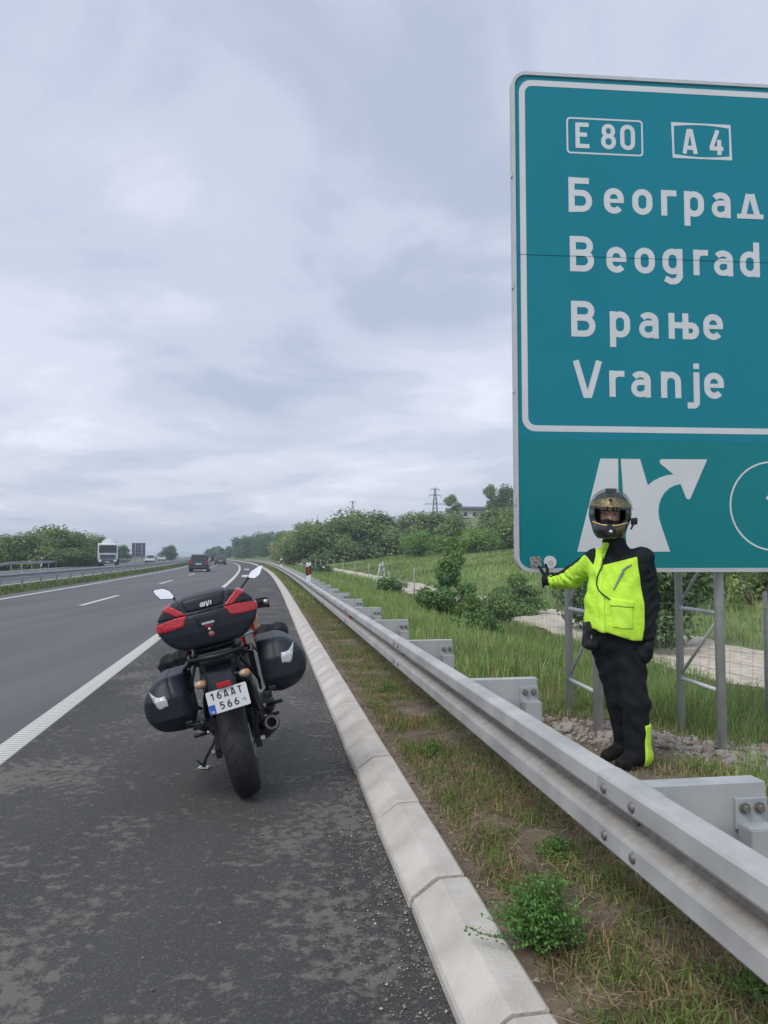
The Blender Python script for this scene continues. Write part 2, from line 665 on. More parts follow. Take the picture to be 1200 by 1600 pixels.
def surf(g, f):
    """naive surface nets: returns verts (n,3), quads (m,4)"""
    ins = f < 0
    nx, ny, nz = f.shape
    c = [ins[i:nx - 1 + i, j:ny - 1 + j, k:nz - 1 + k] for i in (0, 1) for j in (0, 1) for k in (0, 1)]
    cnt = sum(x.astype(np.int8) for x in c)
    act = (cnt > 0) & (cnt < 8)
    idx = -np.ones(act.shape, dtype=np.int32)
    cells = np.argwhere(act)
    idx[act] = np.arange(len(cells), dtype=np.int32)
    P = np.zeros((len(cells), 3), dtype=np.float32)
    W = np.zeros(len(cells), dtype=np.float32)
    corners = [(i, j, k) for i in (0, 1) for j in (0, 1) for k in (0, 1)]
    for ai, a in enumerate(corners):
        for axis in range(3):
            if a[axis]:
                continue
            b = list(a)
            b[axis] = 1
            fa = f[cells[:, 0] + a[0], cells[:, 1] + a[1], cells[:, 2] + a[2]]
            fb = f[cells[:, 0] + b[0], cells[:, 1] + b[1], cells[:, 2] + b[2]]
            x = (fa < 0) != (fb < 0)
            t = np.where(x, fa / np.where(x, fa - fb, 1), 0)
            p = np.array(a, dtype=np.float32)[None, :].repeat(len(cells), 0)
            p[:, axis] += t
            P[x] += p[x]
            W[x] += 1
    V = g.lo + (cells + P / W[:, None]) * g.h
    Q = []
    for axis in range(3):
        o1, o2 = [(1, 2), (2, 0), (0, 1)][axis]
        sl0 = [slice(None)] * 3
        sl1 = [slice(None)] * 3
        sl0[axis] = slice(0, -1)
        sl1[axis] = slice(1, None)
        ch = ins[tuple(sl0)] != ins[tuple(sl1)]
        e = np.argwhere(ch)
        ok = (e[:, o1] > 0) & (e[:, o2] > 0) & (e[:, o1] < f.shape[o1] - 1) & (e[:, o2] < f.shape[o2] - 1)
        e = e[ok]
        if not len(e):
            continue
        u = np.zeros(3, int)
        v = np.zeros(3, int)
        u[o1] = 1
        v[o2] = 1
        q = [e, e - u, e - u - v, e - v]
        q = np.stack([idx[a[:, 0], a[:, 1], a[:, 2]] for a in q], 1)
        inside = ins[e[:, 0], e[:, 1], e[:, 2]]
        q[~inside] = q[~inside][:, ::-1]
        Q.append(q)
    Q = np.concatenate(Q)
    return V, Q


def fvals(V, fn):
    """evaluate fn on face centres"""
    return fn(V)


def sdf_obj(name, g, f, mats, parent=None, fmat=None, loc=None, rot=None, wrinkle=None):
    V, Q = surf(g, f)
    if len(V) == 0:
        raise ValueError('nothing in ' + name)
    if wrinkle is not None:
        V = wrinkle(V)
    fm = None
    if fmat is not None:
        cen = V[Q].mean(1)
        fm = fmat(cen)
    return obj(name, np_mesh(name, V, Q, mats, True, fm), parent, loc, rot)


# ------------------------------------------------------------------ the road's own coordinates: s along, d to the right of the kerb line
A0 = R(8.7)
S0, RC = 25.0, 2050.0
O0 = np.array([0.622, 0.0])


def road(s, d, z=0.0):
    s = np.asarray(s, dtype=float)
    d = np.asarray(d, dtype=float)
    s, d = np.broadcast_arrays(s, d)
    t0 = np.array([-math.sin(A0), math.cos(A0)])
    n0 = np.array([math.cos(A0), math.sin(A0)])
    a = np.maximum(s - S0, 0) / RC
    ls = np.minimum(s, S0)
    x = O0[0] + t0[0] * ls + n0[0] * (-(1 - np.cos(a)) * RC) + t0[0] * np.sin(a) * RC
    y = O0[1] + t0[1] * ls + n0[1] * (-(1 - np.cos(a)) * RC) + t0[1] * np.sin(a) * RC
    an = A0 + a
    return np.stack([x + d * np.cos(an), y + d * np.sin(an), np.broadcast_to(z, s.shape)], -1)


def rpt(s, d, z=0.0):
    return Vector(road(s, d, z).tolist())


def rhead(s):
    """heading of the road (rotation about z of something whose front is +y)"""
    return A0 + max(s - S0, 0) / RC


def sstep(x):
    x = np.clip(x, 0, 1)
    return x * x * (3 - 2 * x)


GD = [-900, -400, -60, -32, -26, -25.4, -13.0, -12.7, -10.9, -10.5, -0.05, 0.15, 0.255, 1.0, 1.6, 2.2, 3.0, 4.4, 7.6, 26, 60, 120, 400, 900]
GZ = [-3, -2, -.8, -.4, -.3, -.07, -.07, .03, .03, -.07, -.07, -.05, .105, .13, .172, .15, -.05, -.18, -.10, 1.95, 4, 8, 14, 18]


def gz(s, d):
    s = np.asarray(s, dtype=float)
    d = np.asarray(d, dtype=float)
    z = np.interp(d, GD, GZ)
    z = np.where(d > 7.6, -.2 + (z + .2) * (1 - sstep((s - 280) / 260)), z)
    z = z + 9 * (1 - sstep((s - 330) / 260)) * sstep((s - 70) / 150) * sstep((d - 22) / 45)
    w = np.clip((d - 0.9) / 2.0, 0, 1)
    z = z + w * 0.035 * (np.sin(s * 1.7 + d * 0.9) * np.sin(d * 2.1 - s * 0.6)) * np.clip(1.3 - s / 80, 0.2, 1)
    return z


def sd_of(X, Y):
    """inverse of road() for points on the straight part (s < S0) and nearly right beyond"""
    s, d = Y, 0.0
    for _ in range(12):
        p = road(s, d)
        e = np.array([X - p[0], Y - p[1]])
        a = rhead(s)
        s += e[0] * -math.sin(a) + e[1] * math.cos(a)
        d += e[0] * math.cos(a) + e[1] * math.sin(a)
    return float(s), float(d)


def ground_z(X, Y):
    return float(gz(*sd_of(X, Y)))


def strip(name, ds, ss, zf, m, parent=None, kind='structure', fmat=None):
    """sheet in road coordinates; zf(s,d) gives the height"""
    D, S = np.meshgrid(ds, ss)
    Z = zf(S, D)
    V = road(S, D, 0.0)
    V[..., 2] = Z
    ns, nd = D.shape
    V = V.reshape(-1, 3)
    i = np.arange(ns * nd).reshape(ns, nd)
    F = np.stack([i[:-1, :-1], i[:-1, 1:], i[1:, 1:], i[1:, :-1]], -1).reshape(-1, 4)
    fm = None
    if fmat is not None:
        fm = fmat(((S[:-1, :-1] + S[1:, 1:]) / 2).ravel(), ((D[:-1, :-1] + D[1:, 1:]) / 2).ravel())
    o = obj(name, np_mesh(name, V, F, m, True, fm), parent)
    if kind and parent is None:
        o['kind'] = kind
    return o

# ================================================================== SETTING
SS = np.concatenate([np.arange(-14, 14, 0.35), np.arange(14, 60, 1.0), np.arange(60, 200, 4.0), np.arange(200, 700, 20.0), np.arange(700, 1301, 100.0)])
DD = np.array(sorted(set([-500, -400, -250, -150, -90, -60, -45, -36, -32, -29, -26, -25.4, -24, -19, -14, -13.0, -12.7, -12.2, -11.4, -10.9, -10.5, -8, -4, -1, -0.05, 0.15, 0.255]
                         + [round(x, 2) for x in np.arange(0.4, 9.0, 0.2)] + [9.5, 10.5, 12, 14, 17, 20, 23, 26, 30, 36, 44, 52, 60, 72, 90, 120, 170, 260, 400, 500])))


def ground_slot(s, d):
    m = np.ones(len(s), dtype=int)
    m[(d > -0.1) & (d < 1.15) & (s < 26)] = 0
    m[(d > 0.9) & (d < 2.2) & (s > 2.0) & (s < 8.0)] = 0
    m[(d > 7.6)] = 2
    m[(d < -26)] = 2
    return m


ground = strip('ground', DD, SS, gz, [M_SOIL, M_TURF, M_MEADOW], fmat=ground_slot)

SR = np.concatenate([np.arange(-12, 60, 2.0), np.arange(60, 300, 6.0), np.arange(300, 900, 25.0)])
flat0 = lambda s, d: np.zeros_like(s)
lanes = strip('carriageway', np.array([-10.45, -8, -6, -4, -2.47]), SR, flat0, M_LANE)
shoulder = strip('hard_shoulder', np.array([-2.47, -1.2, 0.03]), SR, flat0, M_SHOULDER)
opposite = strip('opposite_carriageway', np.array([-25.2, -21, -17, -13.05]), SR, flat0, M_LANE)


def marking(name, d0, d1, s0, s1, step=3.0, z=0.004, m=M_PAINT):
    n = max(2, int((s1 - s0) / step) + 1)
    return strip(name, np.array([d0, d1]), np.linspace(s0, s1, n), lambda s, d: np.full_like(s, z), m)


# the ribbed edge line of the shoulder: a base film and raised cross ribs
edge_line = marking('edge_line', -2.68, -2.48, 15.5, 560)
RIB = MB()
RIB.box((0, 0, 0.0045), (0.2, 0.047, 0.007), M_PAINT, 0)
rib_me = RIB.mesh('rib')
k = 0
for s in np.arange(1.0, 15.5, 0.07):
    if k < 290:
        o = obj('rib', rib_me, edge_line, rpt(s, -2.58, 0.0), (0, 0, rhead(s)))
        k += 1
marking('left_edge_line', -9.72, -9.52, -4, 560)
for s in np.arange(12.4, 300, 18.0):
    marking('lane_dash', -6.19, -6.03, s + 12, s + 18)
for s in (55.0, 82.0):
    marking('exit_lane_dash', -2.1, -1.55, s, s + 5.5)
marking('opposite_edge_line', -13.8, -13.6, 0, 560)
marking('opposite_edge_line', -24.3, -24.1, 0, 560)
for s in np.arange(30, 300, 18.0):
    marking('opposite_lane_dash', -19.0, -18.85, s, s + 6)

# gravel track beyond the fence, ragged edges
ST = np.concatenate([np.arange(-10, 40, 0.5), np.arange(40, 150, 2.0)])
tr_w = lambda s, side: 0.28 * np.sin(s * 0.9 + side * 2) + 0.2 * np.sin(s * 2.3 + side) + 0.12 * np.sin(s * 5.1)
TV, TF = [], []
for i, s in enumerate(ST):
    e0, e1 = 5.15 + 0.45 * tr_w(s, 0) + s * 0.011, 7.35 + 0.6 * tr_w(s, 1) + s * 0.012
    for k in range(7):
        d = e0 + (e1 - e0) * k / 6
        z = float(gz(s, d)) + (0.012 if k in (0, 6) else 0.045)
        TV.append(road(s, d, z).tolist())
for i in range(len(ST) - 1):
    for k in range(6):
        a = i * 7 + k
        TF.append((a, a + 1, a + 8, a + 7))
track = obj('gravel_track', np_mesh('gravel_track', TV, TF, M_TRACK, True))
track['kind'] = 'structure'

# ------------------------------------------------------------------ kerb: stones of one metre, joints open
kerb = empty('kerb', kind='structure')
KP = [(0.0, -0.06), (0.0, 0.035), (0.008, 0.052), (0.112, 0.124), (0.125, 0.13), (0.235, 0.132), (0.248, 0.122), (0.25, -0.06)]


def kerb_mesh(L, jit):
    b = MB()
    r = []
    for y, inset in ((0.004, 0.006), (0.012, 0.0), (L / 2, 0.0), (L - 0.012, 0.0), (L - 0.004, 0.006)):
        r.append([Vector((x + jit * 0.002 * math.sin(9 * y) + (inset if x < 0.1 else -inset if x > 0.2 else 0), y, z - (inset if z > 0.03 else 0))) for x, z in KP])
    b.loft(r, M_CONCRETE, smooth=False)
    return b.mesh('kerb_stone')


kmes = [kerb_mesh(0.977, j) for j in (-1, 0.4, 1)]
for i in range(-2, 68):
    s = 0.40 + i * 1.0
    o = obj('kerb_stone', kmes[i % 3], kerb, rpt(s, 0.0 + random.uniform(-.003, .003), random.uniform(-.004, .004)), (random.uniform(-.002, .002), random.uniform(-.006, .006), rhead(s) + random.uniform(-.003, .003)))
b = MB()
b.loft([[rpt(s, x, z) for x, z in KP] for s in list(np.arange(68.40, 240, 6.0)) + list(np.arange(240, 520, 20.0))], M_CONCRETE, smooth=False)
b.build('kerb_run', kerb)

# ------------------------------------------------------------------ steel guardrail beside the shoulder
WP = [(0.0, .153), (-.010, .156), (-.058, .151), (-.076, .145), (-.083, .134), (-.083, .064), (-.079, .054), (-.068, .047), (-.014, .022), (-.006, .014), (-.004, .0), (-.006, -.014), (-.014, -.022), (-.068, -.047), (-.079, -.054), (-.083, -.064), (-.083, -.134), (-.076, -.145), (-.058, -.151), (-.010, -.156), (0.0, -.153)]
WP = [(x, z * .9) for x, z in WP]


def beam_mesh(pts_d, face=-1, m=M_STEEL, th=0.004):
    """W-profile sheet swept through (y, dx) stations"""
    b = MB()
    rings = []
    for y, dx in pts_d:
        front = [Vector((dx + (x if face < 0 else -x), y, z)) for x, z in WP]
        back = [Vector((dx + (x + th if face < 0 else -x - th), y, z)) for x, z in reversed(WP)]
        rings.append(front + back)
    b.loft(rings, m, smooth=False, cap=False)
    n = len(WP)
    for r in (rings[0], rings[-1]):
        b.add(r, [(i, i + 1, 2 * n - 2 - i, 2 * n - 1 - i) for i in range(n - 1)], m)
    return b.mesh('rail_beam')


rail = empty('guardrail', rpt(2.5, 0.715, gz(2.5, 0.715)), label='galvanised steel crash barrier running along the kerb beside the parked motorcycle', cat='guardrail')
RZ = 0.553                      # centre height of the beam
inv = Matrix.Translation(rail.location).inverted()


def on_rail(p):
    return inv @ Vector(p)


seg_me = beam_mesh([(-0.17, 0.006), (0.17, 0.006), (0.2, 0.0), (2.4, 0.0), (4.5, 0.0), (4.91, -0.001)], m=M_BEAM)
bolt = MB()
bolt.lathe([(0.0001, -0.012), (0.010, -0.011), (0.017, -0.006), (0.019, 0.0), (0.019, 0.004)], (0, 0, 0), (1, 0, 0), M_BOLT, 12)
bolt_me = bolt.mesh('bolt')
sp = MB()                        # spacer arm: a folded channel between beam and post
for z, t in ((0.098, 0.006),):
    sp.box((0.235, 0, z), (0.47, 0.085, t), M_STEEL, 0.002)
sp.box((0.235, -0.0395, 0.0), (0.47, 0.006, 0.196), M_STEEL, 0.002)
sp.box((0.235, 0.0, -0.098), (0.47, 0.085, 0.006), M_STEEL, 0.002)
sp.box((0.467, 0.0, 0.0), (0.006, 0.085, 0.188), M_STEEL, 0.0)
sp_me = sp.mesh('spacer_arm')
br = MB()                        # bracket on the spacer, two bolts above the post
br.box((0.405, -0.050, -0.005), (0.125, 0.012, 0.11), M_STEEL_DK, 0.003)
for x in (0.375, 0.432):
    br.lathe([(0.0001, 0.022), (0.012, 0.022), (0.014, 0.018), (0.014, 0.008), (0.021, 0.008), (0.021, 0.0)], (x, -0.056, 0.015), (0, -1, 0), M_BOLT, 8, smooth=False)
br_me = br.mesh('bracket')
po = MB()                        # post: C section
for x, w in ((-0.055, 0.005), (0.055, 0.005)):
    po.box((0.405 + x, -0.095, -0.42), (w, 0.075, 0.76), M_STEEL_DK, 0.001)
po.box((0.405, -0.130, -0.42), (0.105, 0.005, 0.76), M_STEEL, 0.001)
po.box((0.405, -0.090, -0.038), (0.105, 0.075, 0.004), M_STEEL, 0.0)
po_me = po.mesh('post')
for i in range(-1, 38):
    s0 = 2.73 + 4.74 * i
    o = obj('rail_beam', seg_me, rail, on_rail(rpt(s0, 0.715, RZ)), (0, 0, rhead(s0 + 2.4)))
    if i < 5:
        for ds in (-0.11, 0.11):
            for z in (0.085, -0.085):
                obj('bolt', bolt_me, rail, on_rail(rpt(s0 + ds, 0.715 - 0.084, RZ + z)), (0, 0, rhead(s0)))
        obj('bolt', bolt_me, rail, on_rail(rpt(s0, 0.715 - 0.010, RZ)), (0, 0, rhead(s0)))
for i in range(-1, 60):
    s0 = 2.74 + 2.37 * i
    a = obj('spacer_arm', sp_me, rail, on_rail(rpt(s0, 0.718, RZ + 0.025)), (0, 0, rhead(s0)))
    obj('bracket', br_me, a)
    obj('post', po_me, rail, on_rail(rpt(s0, 0.718, RZ + 0.025)), (0, 0, rhead(s0)))
b = MB()                         # red triangular reflector in the valley of the beam
b.prism([(-0.075, -0.055), (0.075, -0.055), (0.0, 0.06)], lambda u, v, w: Vector((-w * 1.0 - 0.02, u, v)), 0.03, M_REDLENS)
for s in (12.0, 62.0):
    b2 = b.build('reflector', rail, on_rail(rpt(s, 0.715, RZ)), (0, 0, rhead(s)))

# ------------------------------------------------------------------ guardrail in the median (a beam on either face) and the one beyond


def far_rail(name, label, d, faces, s0, s1, step, post_step, z=0.62):
    root = empty(name, rpt(s0, d, 0), label=label, cat='guardrail')
    iv = Matrix.Translation(root.location).inverted()
    for face, off in faces:
        me = beam_mesh([(0, 0), (step, 0)], face, M_STEEL_DK)
        for s in np.arange(s0, s1, step):
            obj('rail_beam', me, root, iv @ rpt(s, d + off, z), (0, 0, rhead(s + step / 2)))
    pb = MB()
    pb.box((0, 0, 0.28), (0.06, 0.13, 1.0), M_STEEL_DK, 0.004)
    if len(faces) > 1:
        pb.box((0, 0, 0.66), (faces[1][1] - faces[0][1], 0.07, 0.09), M_STEEL_DK, 0.003)
    pm = pb.mesh('post')
    for s in np.arange(s0 + 0.6, s1, post_step):
        obj('post', pm, root, iv @ rpt(s, d, 0), (0, 0, rhead(s)))
    return root


far_rail('median_guardrail', 'double faced steel guardrail on posts along the grassy median', -11.35, [(1, 0.2), (-1, -0.2)], 18, 330, 8.0, 3.0)
fr = far_rail('roadside_guardrail', 'single steel guardrail on the far side of the opposite carriageway near the truck', -25.6, [(1, 0)], 84, 330, 8.0, 4.0, 0.72)
te = MB()                        # ramped end piece
p0, p1 = rpt(84, -25.6, 0.72) - fr.location, rpt(66, -26.0, -0.1) - fr.location
te.loft([[p0 + Vector((-x, 0, z)) for x, z in WP] + [p0 + Vector((-x - .02, 0, z)) for x, z in reversed(WP)],
         [p1 + Vector((-x, 0, z)) for x, z in WP] + [p1 + Vector((-x - .02, 0, z)) for x, z in reversed(WP)]], M_STEEL_DK)
te.build('ramped_end', fr)

# ================================================================== LETTERING: stroke glyphs, cap height 1


def arcp(cx, cy, rx, ry, a0, a1, n=8):
    return [(cx + rx * math.cos(R(a0 + (a1 - a0) * i / n)), cy + ry * math.sin(R(a0 + (a1 - a0) * i / n))) for i in range(n + 1)]


def oval(x0, x1, y0, y1, r=None):
    """closed round-cornered loop"""
    r = r or (x1 - x0) / 2
    r = min(r, (x1 - x0) / 2, (y1 - y0) / 2)
    p = arcp(x1 - r, y1 - r, r, r, 0, 90, 6) + arcp(x0 + r, y1 - r, r, r, 90, 180, 6) + arcp(x0 + r, y0 + r, r, r, 180, 270, 6) + arcp(x1 - r, y0 + r, r, r, 270, 360, 6)
    q = []
    for a in p:
        if not q or math.hypot(a[0] - q[-1][0], a[1] - q[-1][1]) > 1e-4:
            q.append(a)
    if math.hypot(q[0][0] - q[-1][0], q[0][1] - q[-1][1]) < 1e-4:
        q.pop()
    return ('c', q)


def glyph(ch):
    """list of (kind, points[, thickness factor]); lower-case x-height .7, stroke .2 wide, outline x from 0"""
    O = lambda *p: ('o', list(p))
    bowl = oval(.095, .505, .085, .652)
    if ch in 'oо':
        return [bowl]
    if ch in 'eе':
        return [('o', [(.1, .365), (.575, .365)], .66), ('o', [(.495, .34), (.495, .45)] + arcp(.295, .45, .2, .2, 0, 180) + [(.095, .28)] + arcp(.295, .28, .2, .195, 180, 325, 8))]
    if ch in 'aа':
        return [('o', arcp(.29, .49, .2, .162, 152, 0, 8) + [(.49, .0)]), ('o', [(.49, .425), (.27, .425)] + arcp(.25, .255, .155, .17, 90, 270, 8) + [(.33, .085), (.47, .16)], .9)]
    if ch == 'г':
        return [O((.095, 0), (.095, .652), (.46, .652))]
    if ch in 'рp':
        return [O((.095, .735), (.095, -.27)), bowl]
    if ch == 'д':
        return [('o', [(0, .07), (.78, .07)], .8), ('o', [(.19, .1), (.35, .72)], .9), ('o', [(.60, .1), (.44, .72)], 1.0), ('o', [(.29, .67), (.50, .67)], .6)]
    if ch == 'Б':
        return [O((.1, 0), (.1, 1)), O((.1, .905), (.6, .905)), ('o', [(.1, .555), (.4, .555)] + arcp(.4, .3275, .2, .2275, 90, -90, 8) + [(.1, .1)])]
    if ch in 'BВ':
        return [O((.1, 0), (.1, 1)), ('o', [(.1, .915), (.4, .915)] + arcp(.4, .725, .19, .19, 90, -90, 8) + [(.1, .535)]), ('o', [(.1, .53), (.4, .53)] + arcp(.4, .3075, .215, .2225, 90, -90, 8) + [(.1, .085)])]
    if ch == 'g':
        return [bowl, ('o', [(.505, .735), (.505, -.02)] + arcp(.31, -.02, .19, .18, 0, -90, 5) + [(.24, -.2), (.08, -.12)])]
    if ch == 'r':
        return [O((.095, 0), (.095, .735)), ('o', [(.1, .49)] + arcp(.28, .49, .17, .162, 170, 90, 5) + [(.44, .652)], .95)]
    if ch == 'd':
        return [bowl, O((.5, 0), (.5, 1))]
    if ch == 'V':
        return [O((.09, 1), (.37, .02)), O((.75, 1), (.46, .02)), O((.3, .045), (.53, .045))]
    if ch == 'n':
        return [O((.095, 0), (.095, .735)), ('o', [(.1, .46)] + arcp(.3, .46, .2, .192, 165, 0, 7) + [(.5, 0)])]
    if ch == 'j':
        return [('o', [(.27, .735), (.27, -.1)] + arcp(.17, -.1, .1, .1, 0, -90, 4) + [(.0, -.2)]), ('o', [(.27, .83), (.27, .985)], .95)]
    if ch == 'њ':
        return [O((.095, 0), (.095, .735)), O((.1, .39), (.5, .39)), O((.5, 0), (.5, .735)), ('o', [(.5, .39), (.68, .39)] + arcp(.68, .2375, .125, .1525, 90, -90, 6) + [(.5, .085)])]
    if ch == 'E':
        return [O((.08, 0), (.08, 1)), O((.08, .92), (.52, .92)), O((.08, .53), (.45, .53)), O((.08, .08), (.54, .08))]
    if ch == '8':
        return [oval(.12, .48, .52, .92), oval(.09, .51, .08, .52)]
    if ch == '0':
        return [oval(.09, .51, .08, .92)]
    if ch == 'A':
        return [O((.08, 0), (.27, .98)), O((.54, 0), (.35, .98)), O((.15, .24), (.47, .24)), O((.22, .92), (.40, .92))]
    if ch == '4':
        return [O((.44, 0), (.44, .62)), O((.05, .26), (.6, .26)), O((.10, .26), (.38, 1.0))]
    if ch == '1':
        return [O((.34, 0), (.34, 1)), O((.34, .9), (.08, .68))]
    if ch == '6':
        return [oval(.09, .51, .08, .56), ('o', [(.09, .32), (.09, .5), (.2, .74), (.38, .98)])]
    if ch == '5':
        return [O((.52, .92), (.13, .92), (.11, .5)), ('o', [(.11, .52), (.3, .6)] + arcp(.3, .34, .21, .26, 90, -90, 8) + [(.08, .12)])]
    if ch == 'T':
        return [O((.0, .92), (.56, .92)), O((.28, 0), (.28, .9))]
    if ch == 'R':
        return [O((.1, 0), (.1, 1)), ('o', [(.1, .9), (.35, .9)] + arcp(.35, .69, .18, .21, 90, -90, 6) + [(.1, .48)]), O((.3, .48), (.52, 0))]
    if ch == 'G':
        return [('o', [(.75, .82), (.3, .82)] + arcp(.3, .5, .2, .32, 90, 270, 8) + [(.7, .18), (.7, .5), (.42, .5)])]
    if ch == 'I':
        return [O((.12, .08), (.12, .95))]
    return []


def stroke_poly(kind, pts, hw):
    """offset outline of a polyline: list of quads' left/right points"""
    n = len(pts)
    L, Rr = [], []
    closed = kind == 'c'
    for i in range(n):
        p = Vector(pts[i])
        a = Vector(pts[(i - 1) % n]) if (closed or i > 0) else None
        c = Vector(pts[(i + 1) % n]) if (closed or i < n - 1) else None
        t0 = (p - a).normalized() if a is not None else None
        t1 = (c - p).normalized() if c is not None else None
        t0 = t0 or t1
        t1 = t1 or t0
        n0, n1 = Vector((-t0.y, t0.x)), Vector((-t1.y, t1.x))
        m = n0 + n1
        m = m / max(m.length_squared, 0.3) * 2
        L.append(p + m * hw)
        Rr.append(p - m * hw)
    return L, Rr


def write(mb, text, x, y, cap, fr, m, t=0.2, th=0.0016, adv=None, sx=1.0):
    """write glyphs on the plane fr(u,v,w); adv: list of left positions of each glyph"""
    j = 0
    for gi, ch in enumerate(text):
        gx = adv[gi] if adv else x
        for g in glyph(ch):
            kind, pts = g[0], g[1]
            hw = t / 2 * (g[2] if len(g) > 2 else 1.0)
            P = []
            for a, b in pts:
                if not P or math.hypot(a * sx - P[-1][0], b - P[-1][1]) > .004:
                    P.append((a * sx, b))
            L, Rr = stroke_poly(kind, P, hw)
            n = len(L)
            z0, z1 = 0.0, th + 0.0004 * (j % 4)
            j += 1
            vs = []
            for q, zz in ((L, z1), (Rr, z1), (L, z0), (Rr, z0)):
                vs += [fr(gx + p.x * cap, y + p.y * cap, zz) for p in q]
            fs = []
            rng_i = range(n if kind == 'c' else n - 1)
            for i in rng_i:
                k = (i + 1) % n
                fs += [(i, k, n + k, n + i), (i, 2 * n + i, 2 * n + k, k), (n + i, n + k, 3 * n + k, 3 * n + i)]
            if kind != 'c':
                fs += [(0, n, 3 * n, 2 * n), (n - 1, 3 * n - 1, 4 * n - 1, 2 * n - 1)]
            o = len(mb.V)
            mb.add(vs, fs, m)
    return mb


# ================================================================== THE ROAD SIGN
M_SIGN = mat('sign_green_film', (0.0005, 0.195, 0.262), 0.36, col2=(0.001, 0.205, 0.272), scale=1.2, spec=0.28)
M_SIGN_VEIL = mat('sign_green_film_veil_tint', (0.0005, 0.185, 0.205), 0.36, col2=(0.001, 0.195, 0.215), scale=1.2, spec=0.28)  # same film; lens-veil gradient painted into the bottom panel as a greener colour
M_FILM = mat('white_reflective_film', (0.58, 0.61, 0.63), 0.5, col2=(0.62, 0.65, 0.67), scale=3)
M_FRAME = mat('sign_frame_aluminium', (0.47, 0.49, 0.50), 0.5, 0.25, col2=(0.52, 0.54, 0.55), scale=8)
SY = R(4.9)
sign_o = Vector((1.027 - 0.045, 5.75 - 0.004, 0.0))
sign = empty('road_sign', (sign_o.x, sign_o.y, 0.0), (0, 0, SY), label='large green motorway direction sign with white town names on steel lattice posts', cat='road sign')
U0 = 0.045                         # shift between measured u and the sign's own left edge
SW, SZ0, SZ1 = 3.30, 1.375, 5.245


def SF(u, v, w):                   # front face of the panels is y = 0, towards the road user is -y
    return Vector((u + U0, -w, v))


def rrect(x0, x1, y0, y1, r, n=8, corners='abcd'):
    p = []
    for key, cx, cy, a in (('a', x1 - r, y1 - r, 0), ('b', x0 + r, y1 - r, 90), ('c', x0 + r, y0 + r, 180), ('d', x1 - r, y0 + r, 270)):
        if key in corners:
            p += arcp(cx, cy, r, r, a, a + 90, n)
        else:
            p += [(x1 if key in 'ad' else x0, y1 if key in 'ab' else y0)]
    return p


X0, X1 = -U0, SW - U0
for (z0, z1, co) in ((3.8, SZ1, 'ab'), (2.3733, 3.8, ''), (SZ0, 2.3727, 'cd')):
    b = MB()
    b.prism(rrect(X0 + .003, X1 - .003, z0 + (0.003 if 'c' in co else 0), z1 - (0.003 if 'a' in co else 0), 0.115, corners=co), lambda u, v, w: SF(u, v, w - 0.018), 0.018, M_SIGN_VEIL if 'c' in co else M_SIGN)
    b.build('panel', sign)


def ring_band(outer, inner, th, m, z0=0.0):
    b = MB()
    n = len(outer)
    vs = [SF(u, v, th) for u, v in outer] + [SF(u, v, th) for u, v in inner] + [SF(u, v, z0) for u, v in outer] + [SF(u, v, z0) for u, v in inner]
    fs = []
    for i in range(n):
        k = (i + 1) % n
        fs += [(i, k, n + k, n + i), (i, 2 * n + i, 2 * n + k, k), (n + i, n + k, 3 * n + k, 3 * n + i), (2 * n + i, 3 * n + i, 3 * n + k, 2 * n + k)]
    b.add(vs, fs, m)
    return b


ring_band(rrect(X0, X1, SZ0, SZ1, 0.12), rrect(X0 + .027, X1 - .027, SZ0 + .030, SZ1 - .027, 0.09), 0.012, M_FRAME, -0.045).build('frame', sign)
ring_band(rrect(X0 + .062, X1 - .062, 2.437, SZ1 - .062, 0.10), rrect(X0 + .108, X1 - .108, 2.483, SZ1 - .108, 0.06), 0.0015, M_FILM).build('border_line', sign)
for z in (4.42, 3.55, 2.75, 1.9):  # clips along the left edge of the frame
    b = MB()
    b.box((-0.004, -0.006, z), (0.012, 0.03, 0.05), M_FRAME, 0.002)
    b.build('frame_clip', sign)

# route numbers
ring_band(rrect(.39, 1.003, 4.612, 4.902, 0.03), rrect(.403, .99, 4.625, 4.889, 0.02), 0.0015, M_FILM).build('route_box', sign)
b = MB()
write(b, 'E80', 0, 4.658, 0.203, SF, M_FILM, t=0.165, adv=[.462, .664, .818], sx=1.0)
b.build('route_number', sign)
o_, i_ = [], []
for k in range(17):
    a = k / 16
    o_.append((1.238 + .486 * a - 0.003, 4.902))
    i_.append((1.255 + .452 * a, 4.872 + 0.016 * math.sin(math.pi * a)))
for k in range(17):
    a = k / 16
    o_.append((1.728 - .486 * a, 4.614))
    i_.append((1.708 - .452 * a, 4.644 - 0.016 * math.sin(math.pi * a)))
ring_band(o_, i_, 0.0015, M_FILM).build('route_box', sign)
b = MB()
write(b, 'A4', 0, 4.652, 0.2, SF, M_FILM, t=0.165, adv=[1.322, 1.537])
b.build('route_number', sign)

# town names
CAP = 0.277
for text, z, adv in (('Београд', 4.146, [.396, .678, .905, 1.137, 1.323, 1.545, 1.757]),
                     ('Beograd', 3.680, [.400, .690, .915, 1.138, 1.388, 1.552, 1.768]),
                     ('Врање', 3.172, [.403, .708, .938, 1.176, 1.456]),
                     ('Vranje', 2.710, [.413, .697, .866, 1.106, 1.318, 1.452])):
    b = MB()
    write(b, text, 0, z, CAP, SF, M_FILM, t=0.172, adv=adv)
    b.build('town_name', sign)
# hairline joint where the middle and upper panels meet runs through the letters
b = MB()
b.box((SW / 2, -0.0025, 3.80), (SW - 0.09, 0.0034, 0.0012), M_SIGN, 0)
b.build('panel_joint', sign)

